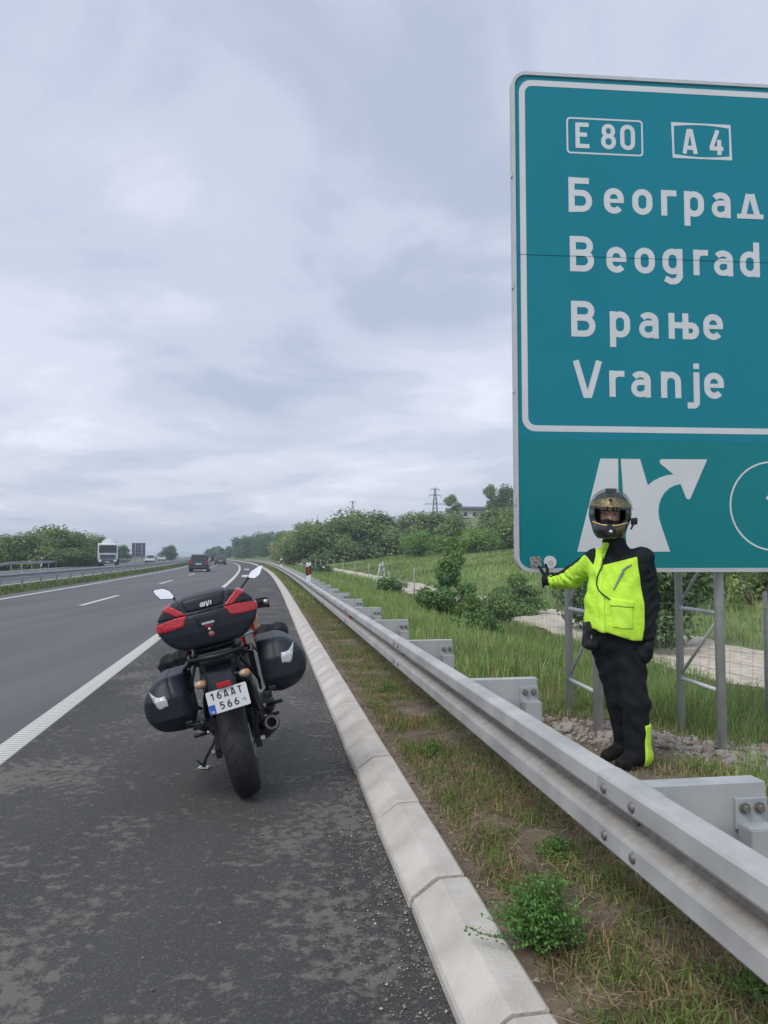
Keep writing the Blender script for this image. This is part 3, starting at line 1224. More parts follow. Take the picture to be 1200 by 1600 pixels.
# the exit arrow
b = MB()
b.prism([(.429, 1.529), (.752, 1.529), (.758, 2.235), (.619, 2.235)], SF, 0.0015, M_FILM)
b.build('exit_arrow', sign)
right = [(.815, 1.529), (1.153, 1.529), (1.083, 1.738), (1.072, 1.78), (1.067, 1.83), (1.072, 1.88), (1.088, 1.93), (1.115, 1.975), (1.155, 2.012), (1.20, 2.035), (1.247, 2.046)]
head = [(1.247, 2.046), (1.288, 1.942), (1.296, 1.932), (1.310, 1.929), (1.322, 1.936), (1.464, 2.238), (1.10, 2.236), (1.088, 2.229), (1.085, 2.214), (1.092, 2.20), (1.192, 2.120)]
upper = [(1.192, 2.120), (1.14, 2.113), (1.09, 2.097), (1.035, 2.07), (.987, 2.034), (.930, 2.235), (.779, 2.235)]
b = MB()
b.prism(right + head[1:] + upper[1:], SF, 0.0019, M_FILM)
b.build('exit_arrow', sign)
cx, cz = 1.982, 1.882
ring_band([(cx + .347 * math.cos(a), cz + .347 * math.sin(a)) for a in np.linspace(0, 2 * math.pi, 64, endpoint=False)],
          [(cx + .334 * math.cos(a), cz + .334 * math.sin(a)) for a in np.linspace(0, 2 * math.pi, 64, endpoint=False)], 0.0015, M_FILM).build('exit_ring', sign)
b = MB()
write(b, '1', 0, 1.75, 0.26, SF, M_FILM, t=0.19, adv=[1.922])
b.build('exit_number', sign)

# two stickers by the lower corner
M_ST1 = mat('worn_sticker_print', (0.33, 0.32, 0.30), 0.6, col2=(0.12, 0.11, 0.10), scale=70, detail=3, lo=0.45, hi=0.55)
M_ST2 = mat('pale_sticker', (0.60, 0.62, 0.66), 0.55)
b = MB()
b.prism(rrect(.062, .148, 1.408, 1.492, 0.018, 4), SF, 0.0165, M_ST1)
s1 = b.build('sticker', sign)
s1['label'] = 'square worn grey sticker by the lower left corner'
b = MB()
b.prism([(.216 + .047 * math.cos(a), 1.450 + .047 * math.sin(a)) for a in np.linspace(0, 2 * math.pi, 28, endpoint=False)], SF, 0.0165, M_ST2)
s2 = b.build('sticker', sign)
s2['label'] = 'round white sticker with a grey ring'
b = ring_band([(.220 + .018 * math.cos(a), 1.444 + .018 * math.sin(a)) for a in np.linspace(0, 2 * math.pi, 20, endpoint=False)],
              [(.220 + .009 * math.cos(a), 1.444 + .009 * math.sin(a)) for a in np.linspace(0, 2 * math.pi, 20, endpoint=False)], 0.0180, M_STEEL_DK, 0.0160)
o = b.build('printed_ring', s2)

M_SUPPORT = mat('support_steel', (0.52, 0.54, 0.55), 0.5, 0.15, col2=(0.62, 0.64, 0.65), scale=9, detail=6)
# lattice supports: front and rear chord, rungs and diagonals
for u in (0.665, 1.645, 2.62):
    yf, yb = 0.13, 0.80
    wx, wy = sign_o.x + u * math.cos(SY), sign_o.y + u * math.sin(SY)
    base = ground_z(wx, wy + .1) - 0.15
    sup = MB()
    sup.tube([(u, yf, base), (u, yf, 5.1)], 0.037, M_SUPPORT, 14)
    c1 = sup.build('support_chord', sign)
    sup = MB()
    sup.tube([(u, yb, ground_z(wx, wy + .8) - 0.15), (u, yb, 3.2), (u, yf + .05, 5.0)], 0.033, M_SUPPORT, 14)
    sup.build('support_chord', sign)
    for z in (0.45, 1.05, 1.65, 2.25, 2.85):
        sup = MB()
        sup.tube([(u, yf, z), (u, yb, z + 0.0)], 0.017, M_SUPPORT, 8)
        sup.build('support_rung', sign)
        sup = MB()
        sup.tube([(u, yb, z + 0.02), (u, yf, z + 0.57)], 0.013, M_SUPPORT, 8)
        sup.build('support_brace', sign)
for z in (1.7, 3.3, 4.8):          # rails behind the panels
    b = MB()
    b.box((SW / 2, 0.057, z), (SW - 0.2, 0.07, 0.06), M_STEEL, 0.004)
    b.build('back_rail', sign)

# stones heaped round the feet of the sign
M_STONE = mat('pale_stone', (0.26, 0.23, 0.20), 0.9, col2=(0.40, 0.365, 0.33), scale=9, detail=6, bump=0.4, bscale=30)
M_STONE2 = mat('brown_stone', (0.20, 0.155, 0.13), 0.9, col2=(0.30, 0.245, 0.21), scale=9, detail=6, bump=0.4, bscale=30)
stone_mes = []
for k in range(8):
    bm = bmesh.new()
    bmesh.ops.create_icosphere(bm, subdivisions=2, radius=1)
    sx, sy, sz = random.uniform(.75, 1.2), random.uniform(.7, 1.1), random.uniform(.45, .75)
    for v in bm.verts:
        q = mnoise.noise(v.co * 1.3 + Vector((k * 7, 0, 0))) * 0.45
        v.co = Vector((v.co.x * sx, v.co.y * sy, v.co.z * sz)) * (1 + q)
    me = bpy.data.meshes.new('stone')
    bm.to_mesh(me)
    bm.free()
    me.materials.append(M_STONE if k % 4 else M_STONE2)
    stone_mes.append(me)
pile = empty('stone_heap', (2.1, 5.9, ground_z(2.1, 5.9)), label='spread of pale loose stones round the feet of the green sign', cat='stones')
iv = Matrix.Translation(pile.location).inverted()
placed = 0
for k in range(280):
    u = random.uniform(-0.35, 2.3)
    wid = 0.42 + 0.12 * math.sin(u * 4)
    v = random.gauss(0.12, wid * 0.62)
    X, Y = 1.40 + u, 5.78 + 0.05 * u + v
    if Y < 5.15 or (X < 1.25):
        continue
    r = min(0.085, 0.022 + abs(random.gauss(0, 0.017)))
    o = obj('stone', random.choice(stone_mes), pile, iv @ Vector((X, Y, ground_z(X, Y) + r * 0.25)), (random.uniform(-.5, .5), random.uniform(-.5, .5), random.uniform(0, 6.28)))
    o.scale = (r, r, r)

n = 900                            # the small stones between the countable ones
u = rng.uniform(-.45, 2.4, n)
v = rng.normal(size=n) * .34 + .12
X, Y = 1.40 + u, 5.78 + .05 * u + v
ok_ = (Y > 5.05) & (Y < 6.9)
X, Y = X[ok_], Y[ok_]
n = len(X)
oct_ = np.array([(1, 0, 0), (0, 1, 0), (-1, 0, 0), (0, -1, 0), (0, 0, .7), (0, 0, -.6)], dtype=float)
Vs = oct_[None] * rng.uniform(.7, 1.35, (n, 6, 1)) * rng.uniform(.010, .026, (n, 1, 1)) + np.stack([X, Y, np.array([ground_z(a, b_) for a, b_ in zip(X, Y)]) + .005], 1)[:, None]
tri_ = np.array([(0, 1, 4), (1, 2, 4), (2, 3, 4), (3, 0, 4), (1, 0, 5), (2, 1, 5), (3, 2, 5), (0, 3, 5)])
Vs = Vs.reshape(-1, 3) - np.array(pile.location)
o = obj('small_stones', np_mesh('small_stones', Vs, ((np.arange(n) * 6)[:, None, None] + tri_[None]).reshape(-1, 3), M_STONE), pile)
o['kind'] = 'stuff'

# ------------------------------------------------------------------ delineator posts
M_DBLK = mat('delineator_black', (0.02, 0.02, 0.022), 0.6)


def delineator(loc, rz, h, label, w=0.13, t=0.07, cat='marker post', base=0.0):
    root = empty('delineator_post', loc, (0, 0, rz), label=label, cat=cat)
    b = MB()
    b.box((0, 0, h / 2 + base / 2), (w, t, h + base), M_WHITE, 0.01)
    b.build('post_body', root)
    z0, z1 = h * 0.30, h * 0.80
    b = MB()
    b.prism([(-w / 2 - .002, z0 - .0), (w / 2 + .002, z0 + .10 * h), (w / 2 + .002, z1 + .06 * h), (-w / 2 - .002, z1 - .04 * h)], lambda u, v, q: Vector((u, -t / 2 - 0.003 + q, v)), t + 0.006, M_DBLK)
    b.build('black_band', root)
    b = MB()
    b.box((0, -t / 2 - 0.006, (z0 + z1) / 2 + .03 * h), (w * 0.42, 0.008, (z1 - z0) * 0.72), M_REDLENS, 0.002)
    b.build('red_reflector', root)
    return root


p = rpt(24.3, 0.70, 0.68)
delineator(p, rhead(24), 0.60, 'white marker post with black and red band, nearest one above the guardrail', 0.155)
p = rpt(57.5, 0.74, 0.68)
delineator(p, rhead(57), 0.60, 'small far marker post above the guardrail, beyond the nearest one', 0.155)
p = rpt(73, -25.9, -0.3)
delineator(p, rhead(73), 1.35, 'white marker post at the left end of the far guardrail')
p = rpt(100, -26.3, 0.2)
delineator(p, rhead(100), 1.1, 'white marker post behind the far guardrail, left of the truck')

# ------------------------------------------------------------------ wire fence along the track
M_POST = mat('fence_post_grey', (0.30, 0.30, 0.29), 0.8, 0.1, col2=(0.40, 0.39, 0.37), scale=20)
M_WIRE = mat('fence_wire', (0.24, 0.25, 0.25), 0.6, 0.4)
fence = empty('wire_fence', rpt(8, 4.35, gz(8, 4.35)), label='sagging wire mesh fence on thin grey posts beside the gravel track', cat='fence')
iv = Matrix.Translation(fence.location).inverted()
fs_ = list(np.arange(-6.0, 106, 6.7))
for k, s in enumerate(fs_):
    d = 4.4 + s * 0.011
    if abs(s - 34.2) < 2.5 or abs(s - 14.1) < 2:
        continue
    z = float(gz(s, d))
    b = MB()
    b.tube([(0, 0, -0.3), (random.uniform(-.05, .05), random.uniform(-.03, .03), 1.28)], 0.022, M_POST, 8)
    b.build('fence_post', fence, iv @ rpt(s, d, z))
wb = MB()
for s0, s1 in zip(fs_[:-1], fs_[1:]):
    if s0 > 34:
        break
    for k in range(9):
        h = 0.12 + k * 0.125
        pts = []
        for q in range(7):
            s = s0 + (s1 - s0) * q / 6
            sag = -0.06 * math.sin(math.pi * q / 6) * (h / 1.1) + 0.012 * math.sin(s * 3 + k)
            pts.append(iv @ rpt(s, 4.4 + s * 0.011 + 0.03 * math.sin(s * 1.3), float(gz(s, 4.4)) + h + sag))
        wb.tube(pts, 0.0021, M_WIRE, 3, cap=False)
    for s in np.arange(s0, s1, 0.2):
        pts = [iv @ rpt(s + 0.02 * math.sin(h * 9), 4.4 + s * 0.011 + 0.03 * math.sin(s * 1.3), float(gz(s, 4.4)) + h) for h in (0.12, 0.6, 1.10)]
        wb.tube(pts, 0.0018, M_WIRE, 3, cap=False)
o = wb.build('wire_mesh', fence)
o['kind'] = 'stuff'
# the collapsed gate frame among the posts
p = rpt(34.2, 4.6, gz(34.2, 4.6))
gt = empty('broken_gate', p, (0, 0, 0.3), label='crooked upright steel gate frame leaning in the fence line left of the big bush', cat='gate')
for (a, c, r) in (((-.42, 0, -.2), (-.10, 0.1, 1.35), .045), ((.18, 0, -.2), (.0, .1, 1.42), .045), ((.25, 0.15, -.2), (.33, .2, 1.0), .03)):
    b = MB()
    b.tube([a, c], r, M_STEEL_DK, 8)
    b.build('frame_tube', gt)
for z in (0.25, 0.6, 0.95, 1.2):
    b = MB()
    b.tube([(-.40 + .23 * z, 0.02, z), (.15 - .1 * z, 0.02, z + .05)], .022, M_STEEL_DK, 6)
    b.build('cross_bar', gt)

# ================================================================== THE MOTORCYCLE (x right, y forward, z up; origin at the rear tyre's contact)
BX, BY = -0.842, 4.93
bike = empty('motorcycle', (BX, BY, 0.002), (0, R(-13.8), R(11.5)), label='dark touring motorcycle with red accents and three hard cases parked on its side stand', cat='motorcycle')
TR = 0.315


def tyre_prof(w, rin, rout):
    p = []
    for k in range(13):
        a = math.pi * k / 12
        p.append((rin + (rout - rin) * (math.sin(a) ** 0.62), -w / 2 * math.cos(a)))
    return [(rin - 0.01, -w / 2 * 0.8)] + p + [(rin - 0.01, w / 2 * 0.8)]


def wheel(y, w, rin, name):
    root = empty(name, (0, y, TR), parent=bike)
    b = MB()
    b.lathe(tyre_prof(w, rin, TR), (0, 0, 0), (1, 0, 0), M_RUBBER, 48)
    ty = b.build('tyre', root)
    b = MB()
    b.lathe([(rin - 0.035, -w * .36), (rin - 0.006, -w * .40), (rin - .006, w * .40), (rin - .035, w * .36)], (0, 0, 0), (1, 0, 0), M_METAL_BK, 40, closed=True)
    b.lathe([(0.03, -0.09), (0.045, -0.05), (0.045, 0.05), (0.03, 0.09)], (0, 0, 0), (1, 0, 0), M_METAL_BK, 16, closed=True)
    for k in range(10):
        a = 2 * math.pi * k / 10
        b.tube([(0.01 * (-1) ** k, 0.04 * math.cos(a), 0.04 * math.sin(a)), (0.02 * (-1) ** k, (rin - .02) * math.cos(a + .1), (rin - .02) * math.sin(a + .1))], 0.011, M_METAL_BK, 6)
    b.build('rim', root)
    b = MB()
    sd = 1 if name == 'rear_wheel' else -1
    b.lathe([(0.07, 0.0), (0.115 if sd > 0 else 0.145, 0.0), (0.115 if sd > 0 else 0.145, 0.005), (0.07, 0.005)], (0.085 * sd, 0, 0), (1, 0, 0), M_ALU, 30, closed=True)
    b.build('brake_disc', root)
    return root


rw = wheel(0.0, 0.178, 0.215, 'rear_wheel')
# shallow grooves of the rear tread
b = MB()
for sgn in (-1, 1):
    for k in range(22):
        a0 = 2 * math.pi * k / 22
        pts = []
        for q in range(4):
            t = q / 3
            xx = sgn * (0.012 + 0.055 * t)
            aa = a0 + 0.16 * t
            ph = math.acos(max(-1, min(1, -xx / (0.178 / 2))))
            rr = 0.215 + 0.1 * (math.sin(ph) ** 0.62) + 0.0006
            pts.append((xx, rr * math.cos(aa), rr * math.sin(aa)))
        b.tube(pts, 0.0022, M_BLACK, 4)
b.build('tread_groove', rw)['kind'] = 'stuff'
wheel(1.50, 0.12, 0.215, 'front_wheel')

b = MB()                           # swing arm
for sx in (-1, 1):
    b.loft([[Vector((sx * .125 + dx, y, TR + z0 + dz)) for dx, dz in ((-.018, -.03), (.018, -.03), (.018, .03), (-.018, .03))] for y, z0 in ((-.07, 0), (.05, 0.0), (.3, .03), (.56, .09))], M_METAL_BK, smooth=False)
b.box((0, .5, TR + .08), (.26, .08, .07), M_METAL_BK, .01)
b.build('swing_arm', bike)
b = MB()                           # chain and sprocket on the left
for z0, z1 in ((.10, .02), (-.10, -.02)):
    n = 26
    for k in range(n):
        t = (k + .5) / n
        b.box((-.092, .02 + .56 * t, TR + z0 + (z1 + .07 - z0) * t), (.016, .014, .018), M_BOLT, 0.003)
for k in range(16):
    a = math.pi / 2 + math.pi * (k + .5) / 16
    b.box((-.092, .02 + .10 * math.cos(a), TR + .10 * math.sin(a)), (.016, .016, .016), M_BOLT, 0.003)
b.build('chain', bike)
b = MB()
b.lathe([(.03, 0), (.098, 0), (.098, .006), (.03, .006)], (-.095, 0, TR), (1, 0, 0), M_ALU, 32, closed=True)
b.build('sprocket', bike)
b = MB()
b.lathe([(.012, -.17), (.018, -.165), (.018, .165), (.012, .17)], (0, 0, TR), (1, 0, 0), M_ALU, 12)
b.build('axle', bike)

g = Grid((-.3, .38, .18), (.3, 1.3, .82), 0.014)      # engine and frame mass
f = s_box(g, (0, .78, .42), (.19, .20, .16), .05)
f = smin(f, s_box(g, (0, .95, .50), (.16, .12, .16), .05), .04)
f = smin(f, s_cone(g, (-.2, .72, .38), (.21, .72, .38), .085, .085), .02)
f = smin(f, s_box(g, (0, .80, .66), (.14, .22, .08), .04), .04)
sdf_obj('engine', g, f, [M_METAL_BK], bike)
b = MB()                           # frame side beams
for sx in (-1, 1):
    b.tube([(sx * .12, .50, .44), (sx * .15, .62, .66), (sx * .15, .95, .80), (sx * .05, 1.16, .90)], .032, M_METAL_BK, 8)
b.build('frame_beam', bike)

# seat, tail and tank
g = Grid((-.26, -.32, .62), (.26, .86, 1.0), 0.012)
f = s_box(g, (0, .40, .83), (.15, .24, .045), .04)
f = smin(f, s_box(g, (0, .04, .88), (.14, .22, .04), .035), .05)
f2 = s_box(g, (0, .08, .79), (.115, .30, .06), .04, Matrix.Rotation(R(-7), 3, 'X'))
f = smin(f, f2, .03)
sdf_obj('seat', g, f, [mat('seat_vinyl', (.018, .019, .022), .6, bump=.1, bscale=300)], bike, loc=(0, 0, .05))
g = Grid((-.28, .55, .68), (.28, 1.15, 1.12), 0.012)
f = s_ell(g, (0, .82, .90), (.17, .28, .16))
f = smin(f, s_box(g, (0, 1.0, .86), (.19, .10, .10), .06), .06)
sdf_obj('fuel_tank', g, f, [M_RED], bike)
b = MB()                           # side fairings, red
for sx in (-1, 1):
    b.prism([(.88, .96), (1.12, 1.02), (1.34, .98), (1.28, .80), (1.06, .62), (.93, .74)], lambda u, v, w, sx=sx: Vector((sx * (.245 + w + .05 * math.sin((u - .88) * 4)), u, v)), .03, M_RED)
    b.prism([(.86, .80), (.96, .72), (1.02, .58), (.92, .60)], lambda u, v, w, sx=sx: Vector((sx * (.26 + w), u, v)), .025, M_RED)
b.build('side_fairing', bike)
b = MB()                           # nose and screen
b.loft([[Vector((x, y, z)) for x, z in ((-.17, .86), (.17, .86), (.20, 1.02), (.12, 1.14), (-.12, 1.14), (-.20, 1.02))] for y in (1.22, 1.34)] + [[Vector((x * .6, 1.46, z)) for x, z in ((-.17, .88), (.17, .88), (.20, .98), (.12, 1.06), (-.12, 1.06), (-.20, .98))]], M_RED, smooth=False)
b.build('nose_fairing', bike)
b = MB()
b.loft([[Vector((x, 1.36 + .25 * x * x * 10 * .3 - .14 * t, 1.06 + .15 * t)) for x in (-.17 + .05 * t, -.09, 0, .09, .17 - .05 * t)] + [Vector((x, 1.366 + .25 * x * x * 10 * .3 - .14 * t, 1.06 + .15 * t)) for x in (.17 - .05 * t, .09, 0, -.09, -.17 + .05 * t)] for t in (0, .5, 1)], M_GLASS_DK, smooth=False)
b.build('windscreen', bike)
b = MB()                           # forks and front mudguard
for sx in (-1, 1):
    b.tube([(sx * .10, 1.50, TR), (sx * .10, 1.20, 1.02)], [.03, .026], M_METAL_BK, 10)
b.build('fork', bike)
b = MB()
b.loft([[Vector((x, 1.50 + (TR + .025) * math.cos(a), TR + (TR + .025 - abs(x) * .3) * math.sin(a))) for x in (-.07, 0, .07)] + [Vector((x, 1.50 + (TR + .02) * math.cos(a), TR + (TR + .02 - abs(x) * .3) * math.sin(a))) for x in (.07, 0, -.07)] for a in np.linspace(R(40), R(170), 9)], M_PLASTIC)
b.build('front_mudguard', bike)

# tail: plate carrier, lights, plate
b = MB()
b.loft([[Vector((x, y, z + dz)) for x, dz in ((-w, -.02), (w, -.02), (w * .8, .025), (-w * .8, .025))] for y, z, w in ((.15, .82, .10), (-.12, .87, .11), (-.22, .85, .10), (-.29, .79, .085), (-.325, .66, .06))], M_PLASTIC, smooth=False)
b.build('tail_unit', bike)
b = MB()
b.box((0, -.235, .905), (.13, .03, .025), M_REDLENS, .01)
b.build('tail_light', bike)
PLT = empty('licence_plate', (.018, -.356, .678), (R(-12), R(-1.2), 0), parent=bike)
M_PLATE = mat('plate_white', (.60, .62, .63), .45)
b = MB()
b.prism(rrect(-.12, .12, -.066, .066, .008, 3), lambda u, v, w: Vector((u, -w, v)), .003, M_PLATE)
b.build('plate_sheet', PLT)
PF = lambda u, v, w: Vector((u, -.003 - w, v))
M_INK = mat('plate_black', (.012, .012, .014), .5)
b = MB()
write(b, '16AAT', 0, .012, .043, PF, M_INK, t=.17, th=.0008, adv=[-.098, -.060, -.020, .022, .064], sx=1.05)
write(b, '566', 0, -.050, .043, PF, M_INK, t=.17, th=.0008, adv=[-.055, -.012, .030], sx=1.05)
b.build('plate_number', PLT)
b = MB()
b.prism([(-.119, -.065), (-.082, -.065), (-.082, -.012), (-.119, -.012)], PF, .0006, mat('plate_blue', (.01, .09, .42), .5))
b.build('blue_band', PLT)
b = MB()
write(b, 'TR', 0, -.061, .014, lambda u, v, w: Vector((u, -.0036 - w, v)), M_PLATE, t=.2, th=.0005, adv=[-.110, -.100], sx=1)
b.build('country_code', PLT)
b = MB()
n = 14
arc = [(.088 + .011 * math.cos(R(a)), -.030 + .011 * math.sin(R(a))) for a in np.linspace(-70, 200, n)]
inn = [(.088 + .006 * math.cos(R(a)), -.030 + .006 * math.sin(R(a))) for a in np.linspace(-70, 200, n)]
b.add([PF(u, v, .0006) for u, v in arc + inn], [(i, i + 1, n + i + 1, n + i) for i in range(n - 1)], mat('stamp_green', (.03, .22, .10), .6))
b.build('stamp', PLT)
b = MB()
b.box((.012, -.358, .765), (.085, .012, .032), M_REDLENS, .003)
b.build('rear_reflector', bike)
M_IND = mat('indicator_lens', (.42, .36, .31), .3, col2=(.50, .20, .06), scale=38, lo=.42, hi=.6, coat=.4)
for sx in (-1, 1):
    b = MB()
    b.tube([(sx * .05 + .01, -.26, .80), (sx * .125 + .01, -.27, .787)], .012, M_PLASTIC, 8)
    b.lathe([(.0001, .035), (.015, .032), (.024, .018), (.027, 0)], (sx * .132 + .01, -.29, .787), (sx * .1, 1, .0), M_PLASTIC, 14)
    st = b.build('indicator', bike)
    b = MB()
    b.lathe([(.0001, -.022), (.014, -.019), (.022, -.010), (.0268, .002)], (0, 0, 0), (sx * .1, 1, .0), M_IND, 14)
    o = b.build('indicator_lens', st, loc=(sx * .132 + .01, -.29, .787))
    o.scale = (1.3, 1, .95)

# racks
b = MB()
b.box((0, -.02, .905), (.20, .36, .012), M_PLASTIC, .004)
for sx in (-1, 1):
    b.tube([(sx * .10, .30, .86), (sx * .13, .0, .885), (sx * .11, -.22, .895), (0, -.26, .895)], .011, M_METAL_BK, 8)
    b.tube([(sx * .12, -.2, .86), (sx * .20, -.16, .80), (sx * .215, -.05, .78), (sx * .215, .3, .78), (sx * .15, .42, .72)], .010, M_METAL_BK, 8)
    b.tube([(sx * .12, -.18, .84), (sx * .215, -.12, .62), (sx * .215, .12, .52), (sx * .215, .32, .60), (sx * .215, .3, .78)], .010, M_METAL_BK, 8)
    b.box((sx * .2, .05, .70), (.03, .08, .14), M_PLASTIC, .006)
b.build('luggage_rack', bike, loc=(0, 0, .085))
b = MB()
b.box((0, -.27, .845), (.2, .05, .07), M_PLASTIC, .012)
b.tube([(-.16, -.12, .86), (-.15, -.27, .855), (0, -.31, .85), (.15, -.27, .855), (.16, -.12, .86)], .015, M_METAL_BK, 8)
b.tube([(.14, -.05, .90), (.25, .0, .905)], .009, M_ALU, 8)
b.build('grab_rail', bike, loc=(0, 0, .08))

# ---- top case
YC = -.10
TOPP = [(-.185, .905), (.185, .905), (.265, .965), (.305, 1.055), (.290, 1.12), (.215, 1.19), (.12, 1.225), (-.12, 1.225), (-.215, 1.19), (-.290, 1.12), (-.305, 1.055), (-.265, .965)]
g = Grid((-.34, YC - .27, .88), (.34, YC + .27, 1.28), 0.0065)


def top_sdf(g, grow=0.0):
    slope = (g.Z - 1.0)
    a = s_poly_r(g.X, g.Z, TOPP, .025)
    # rear face: bulges at the waist, falls away above
    rear = (YC - .235 + .16 * np.clip(g.Z - 1.06, 0, 1) + .18 * np.clip(1.0 - g.Z, 0, 1) + .75 * g.X ** 2) - g.Y
    front = g.Y - (YC + .225 - .5 * g.X ** 2 - .15 * np.clip(g.Z - 1.1, 0, 1))
    top = g.Z - (1.228 - .35 * g.X ** 2 - .5 * (g.Y - YC) ** 2)
    k = .03
    f = a
    for q in (rear, front, top):
        f = -smin(-f, -q, k)
    return f - grow


ft = top_sdf(g)
groove = np.maximum(np.abs(g.Z - 1.105) - .0045, -(ft + .006))
f = np.maximum(ft, -groove)
inset = np.maximum(np.maximum(s_poly(g.X, g.Z, [(-.115, 1.116), (.115, 1.116), (.185, 1.30), (-.185, 1.30)]), -(s_poly(g.X, g.Z, [(-.103, 1.128), (.103, 1.128), (.172, 1.32), (-.172, 1.32)]))), -(ft + .008))
f = np.maximum(f, -inset)
case = sdf_obj('top_case', g, f, [M_PLASTIC], bike, loc=(.005, 0, .095))
fo = top_sdf(g, .0045)
shell = np.maximum(fo, -(ft + .004))
for sx in (-1, 1):
    lower = s_poly(g.X * sx, g.Z, [(.105, 1.108), (.145, 1.045), (.32, 1.035), (.32, 1.088), (.20, 1.108)])
    upper = s_poly(g.X * sx, g.Z, [(.105, 1.112), (.172, 1.114), (.262, 1.178), (.205, 1.196)])
    for nm, pl in (('red_reflector', lower), ('red_reflector', upper)):
        sdf_obj(nm, g, np.maximum(np.maximum(shell, pl), g.Y - (YC + .02)), [M_REDLENS], case)
# latch, badge and lock on the rear face
b = MB()
b.box((0, YC - .232, 1.060), (.13, .014, .05), M_PLASTIC_GL, .005)
b.build('latch_plate', case)
b = MB()
b.box((.0, YC - .243, 1.040), (.075, .008, .015), M_ALU, .002)
b.build('latch_badge', case)
b = MB()
b.box((.0, YC - .236, 1.022), (.05, .008, .012), M_REDLENS, .002)
b.build('latch_button', case)
b = MB()
b.lathe([(.0001, -.004), (.009, -.004), (.0095, .004)], (0, YC - .241, 1.002), (0, 1, 0), M_ALU, 14)
b.build('key_lock', case)
b = MB()
b.lathe([(.0001, -.003), (.016, -.003), (.017, .004)], (0.006, YC - .237, .972), (0, 1, .2), mat('worn_red_badge', (.35, .14, .12), .5), 14)
b.build('round_badge', case)
b = MB()
LF = lambda u, v, w: Vector((u + .25 * (v - 1.09) * .9, YC - .2385 - w + .16 * (v - 1.06), v))
write(b, 'GIVI', 0, 1.138, .028, LF, mat('logo_silver', (.62, .63, .64), .35, .3), t=.26, th=.002, adv=[-.036, -.0125, -.003, .024], sx=.95)
b.build('logo', case)

# ---- side cases
g = Grid((.17, -.32, .46), (.55, .36, .92), 0.0075)


def side_sdf(g, grow=0.0):
    a = s_poly_r(g.X, g.Z, [(.225, .52), (.30, .485), (.44, .515), (.505, .60), (.515, .70), (.475, .80), (.39, .868), (.235, .868)], .028)
    rear = -(g.Y + .265 - 3.0 * (g.X - .36) ** 2 - .9 * np.clip(.60 - g.Z, 0, 1) ** 1.0 * .5 - .55 * np.clip(g.Z - .74, 0, 1))
    front = g.Y - (.27 - 1.2 * (g.X - .36) ** 2 - .5 * np.clip(.62 - g.Z, 0, 1))
    f = a + .004
    for q in (rear, front):
        f = -smin(-f, -q, .05)
    return f - .004 - grow


fs0 = side_sdf(g)
groove = np.maximum(np.abs(g.X - .318 - .12 * (g.Z - .7)) - .0045, -(fs0 + .006))
fcut = np.maximum(fs0, -groove)
V, Q = surf(g, fcut)
for sx in (-1, 1):
    W = V * np.array([sx, 1, 1])
    me = np_mesh('side_case', W, Q if sx > 0 else Q[:, ::-1], [M_PLASTIC], True)
    pc = obj('side_case', me, bike)
    pc.scale = (1, 1, .88)
    pc.location = ((.03, 0, .698 - .6765 * .88) if sx < 0 else (.015, 0, .768 - .6765 * .88))
    sh = np.maximum(side_sdf(g, .005), -(fs0 + .004))
    tri = np.minimum(s_poly(g.X, g.Z, [(.356, .690), (.413, .679), (.434, .728), (.415, .766), (.358, .762)]), s_poly(g.X, g.Z, [(.412, .764), (.434, .728), (.462, .812)]))
    v2, q2 = surf(g, np.maximum(np.maximum(sh, tri), g.Y - .02))
    obj('silver_reflector', np_mesh('silver_reflector', v2 * np.array([sx, 1, 1]), q2 if sx > 0 else q2[:, ::-1], [mat('silver_reflector', (.52, .54, .56), .35, .3)], True), pc)
    b = MB()
    b.box((sx * .265, -.262, .545), (.045, .03, .035), M_PLASTIC_GL, .008)
    b.box((sx * .232, -.20, .50), (.05, .05, .05), M_PLASTIC, .01)
    b.build('case_latch', pc)

# ---- rolled bags on the crash bars
M_BAG = mat('bag_fabric', (.008, .010, .014), .6, spec=.3, bump=.25, bscale=90)
for sx in (-1, 1):
    g = Grid((-.16, -.14, -.12), (.16, .14, .12), 0.008)
    f = s_box(g, (0, 0, 0), (.115, .085, .07), .05)
    f = f + .006 * np.sin(g.X * 70 + 2 * np.sin(g.Z * 30)) + .004 * np.sin(g.Z * 90 + g.Y * 40)
    for x in (-.055, .055):
        f = np.minimum(f, np.maximum(np.abs(g.X - x) - .010, s_box(g, (0, 0, 0), (.14, .092, .077), .05)))
    o = sdf_obj('rolled_bag', g, f, [M_BAG], bike, loc=(-.316 if sx < 0 else .385, .70, .865 if sx > 0 else .84), rot=(0, R(6 * sx), R(12 * sx)))
b = MB()
for sx in (-1, 1):
    b.tube([(sx * .16, .98, .36), (sx * .27, .95, .45), (sx * .29, .86, .70), (sx * .22, .90, .80), (sx * .14, .96, .80)], .013, M_METAL_BK, 8)
b.build('crash_bar', bike)

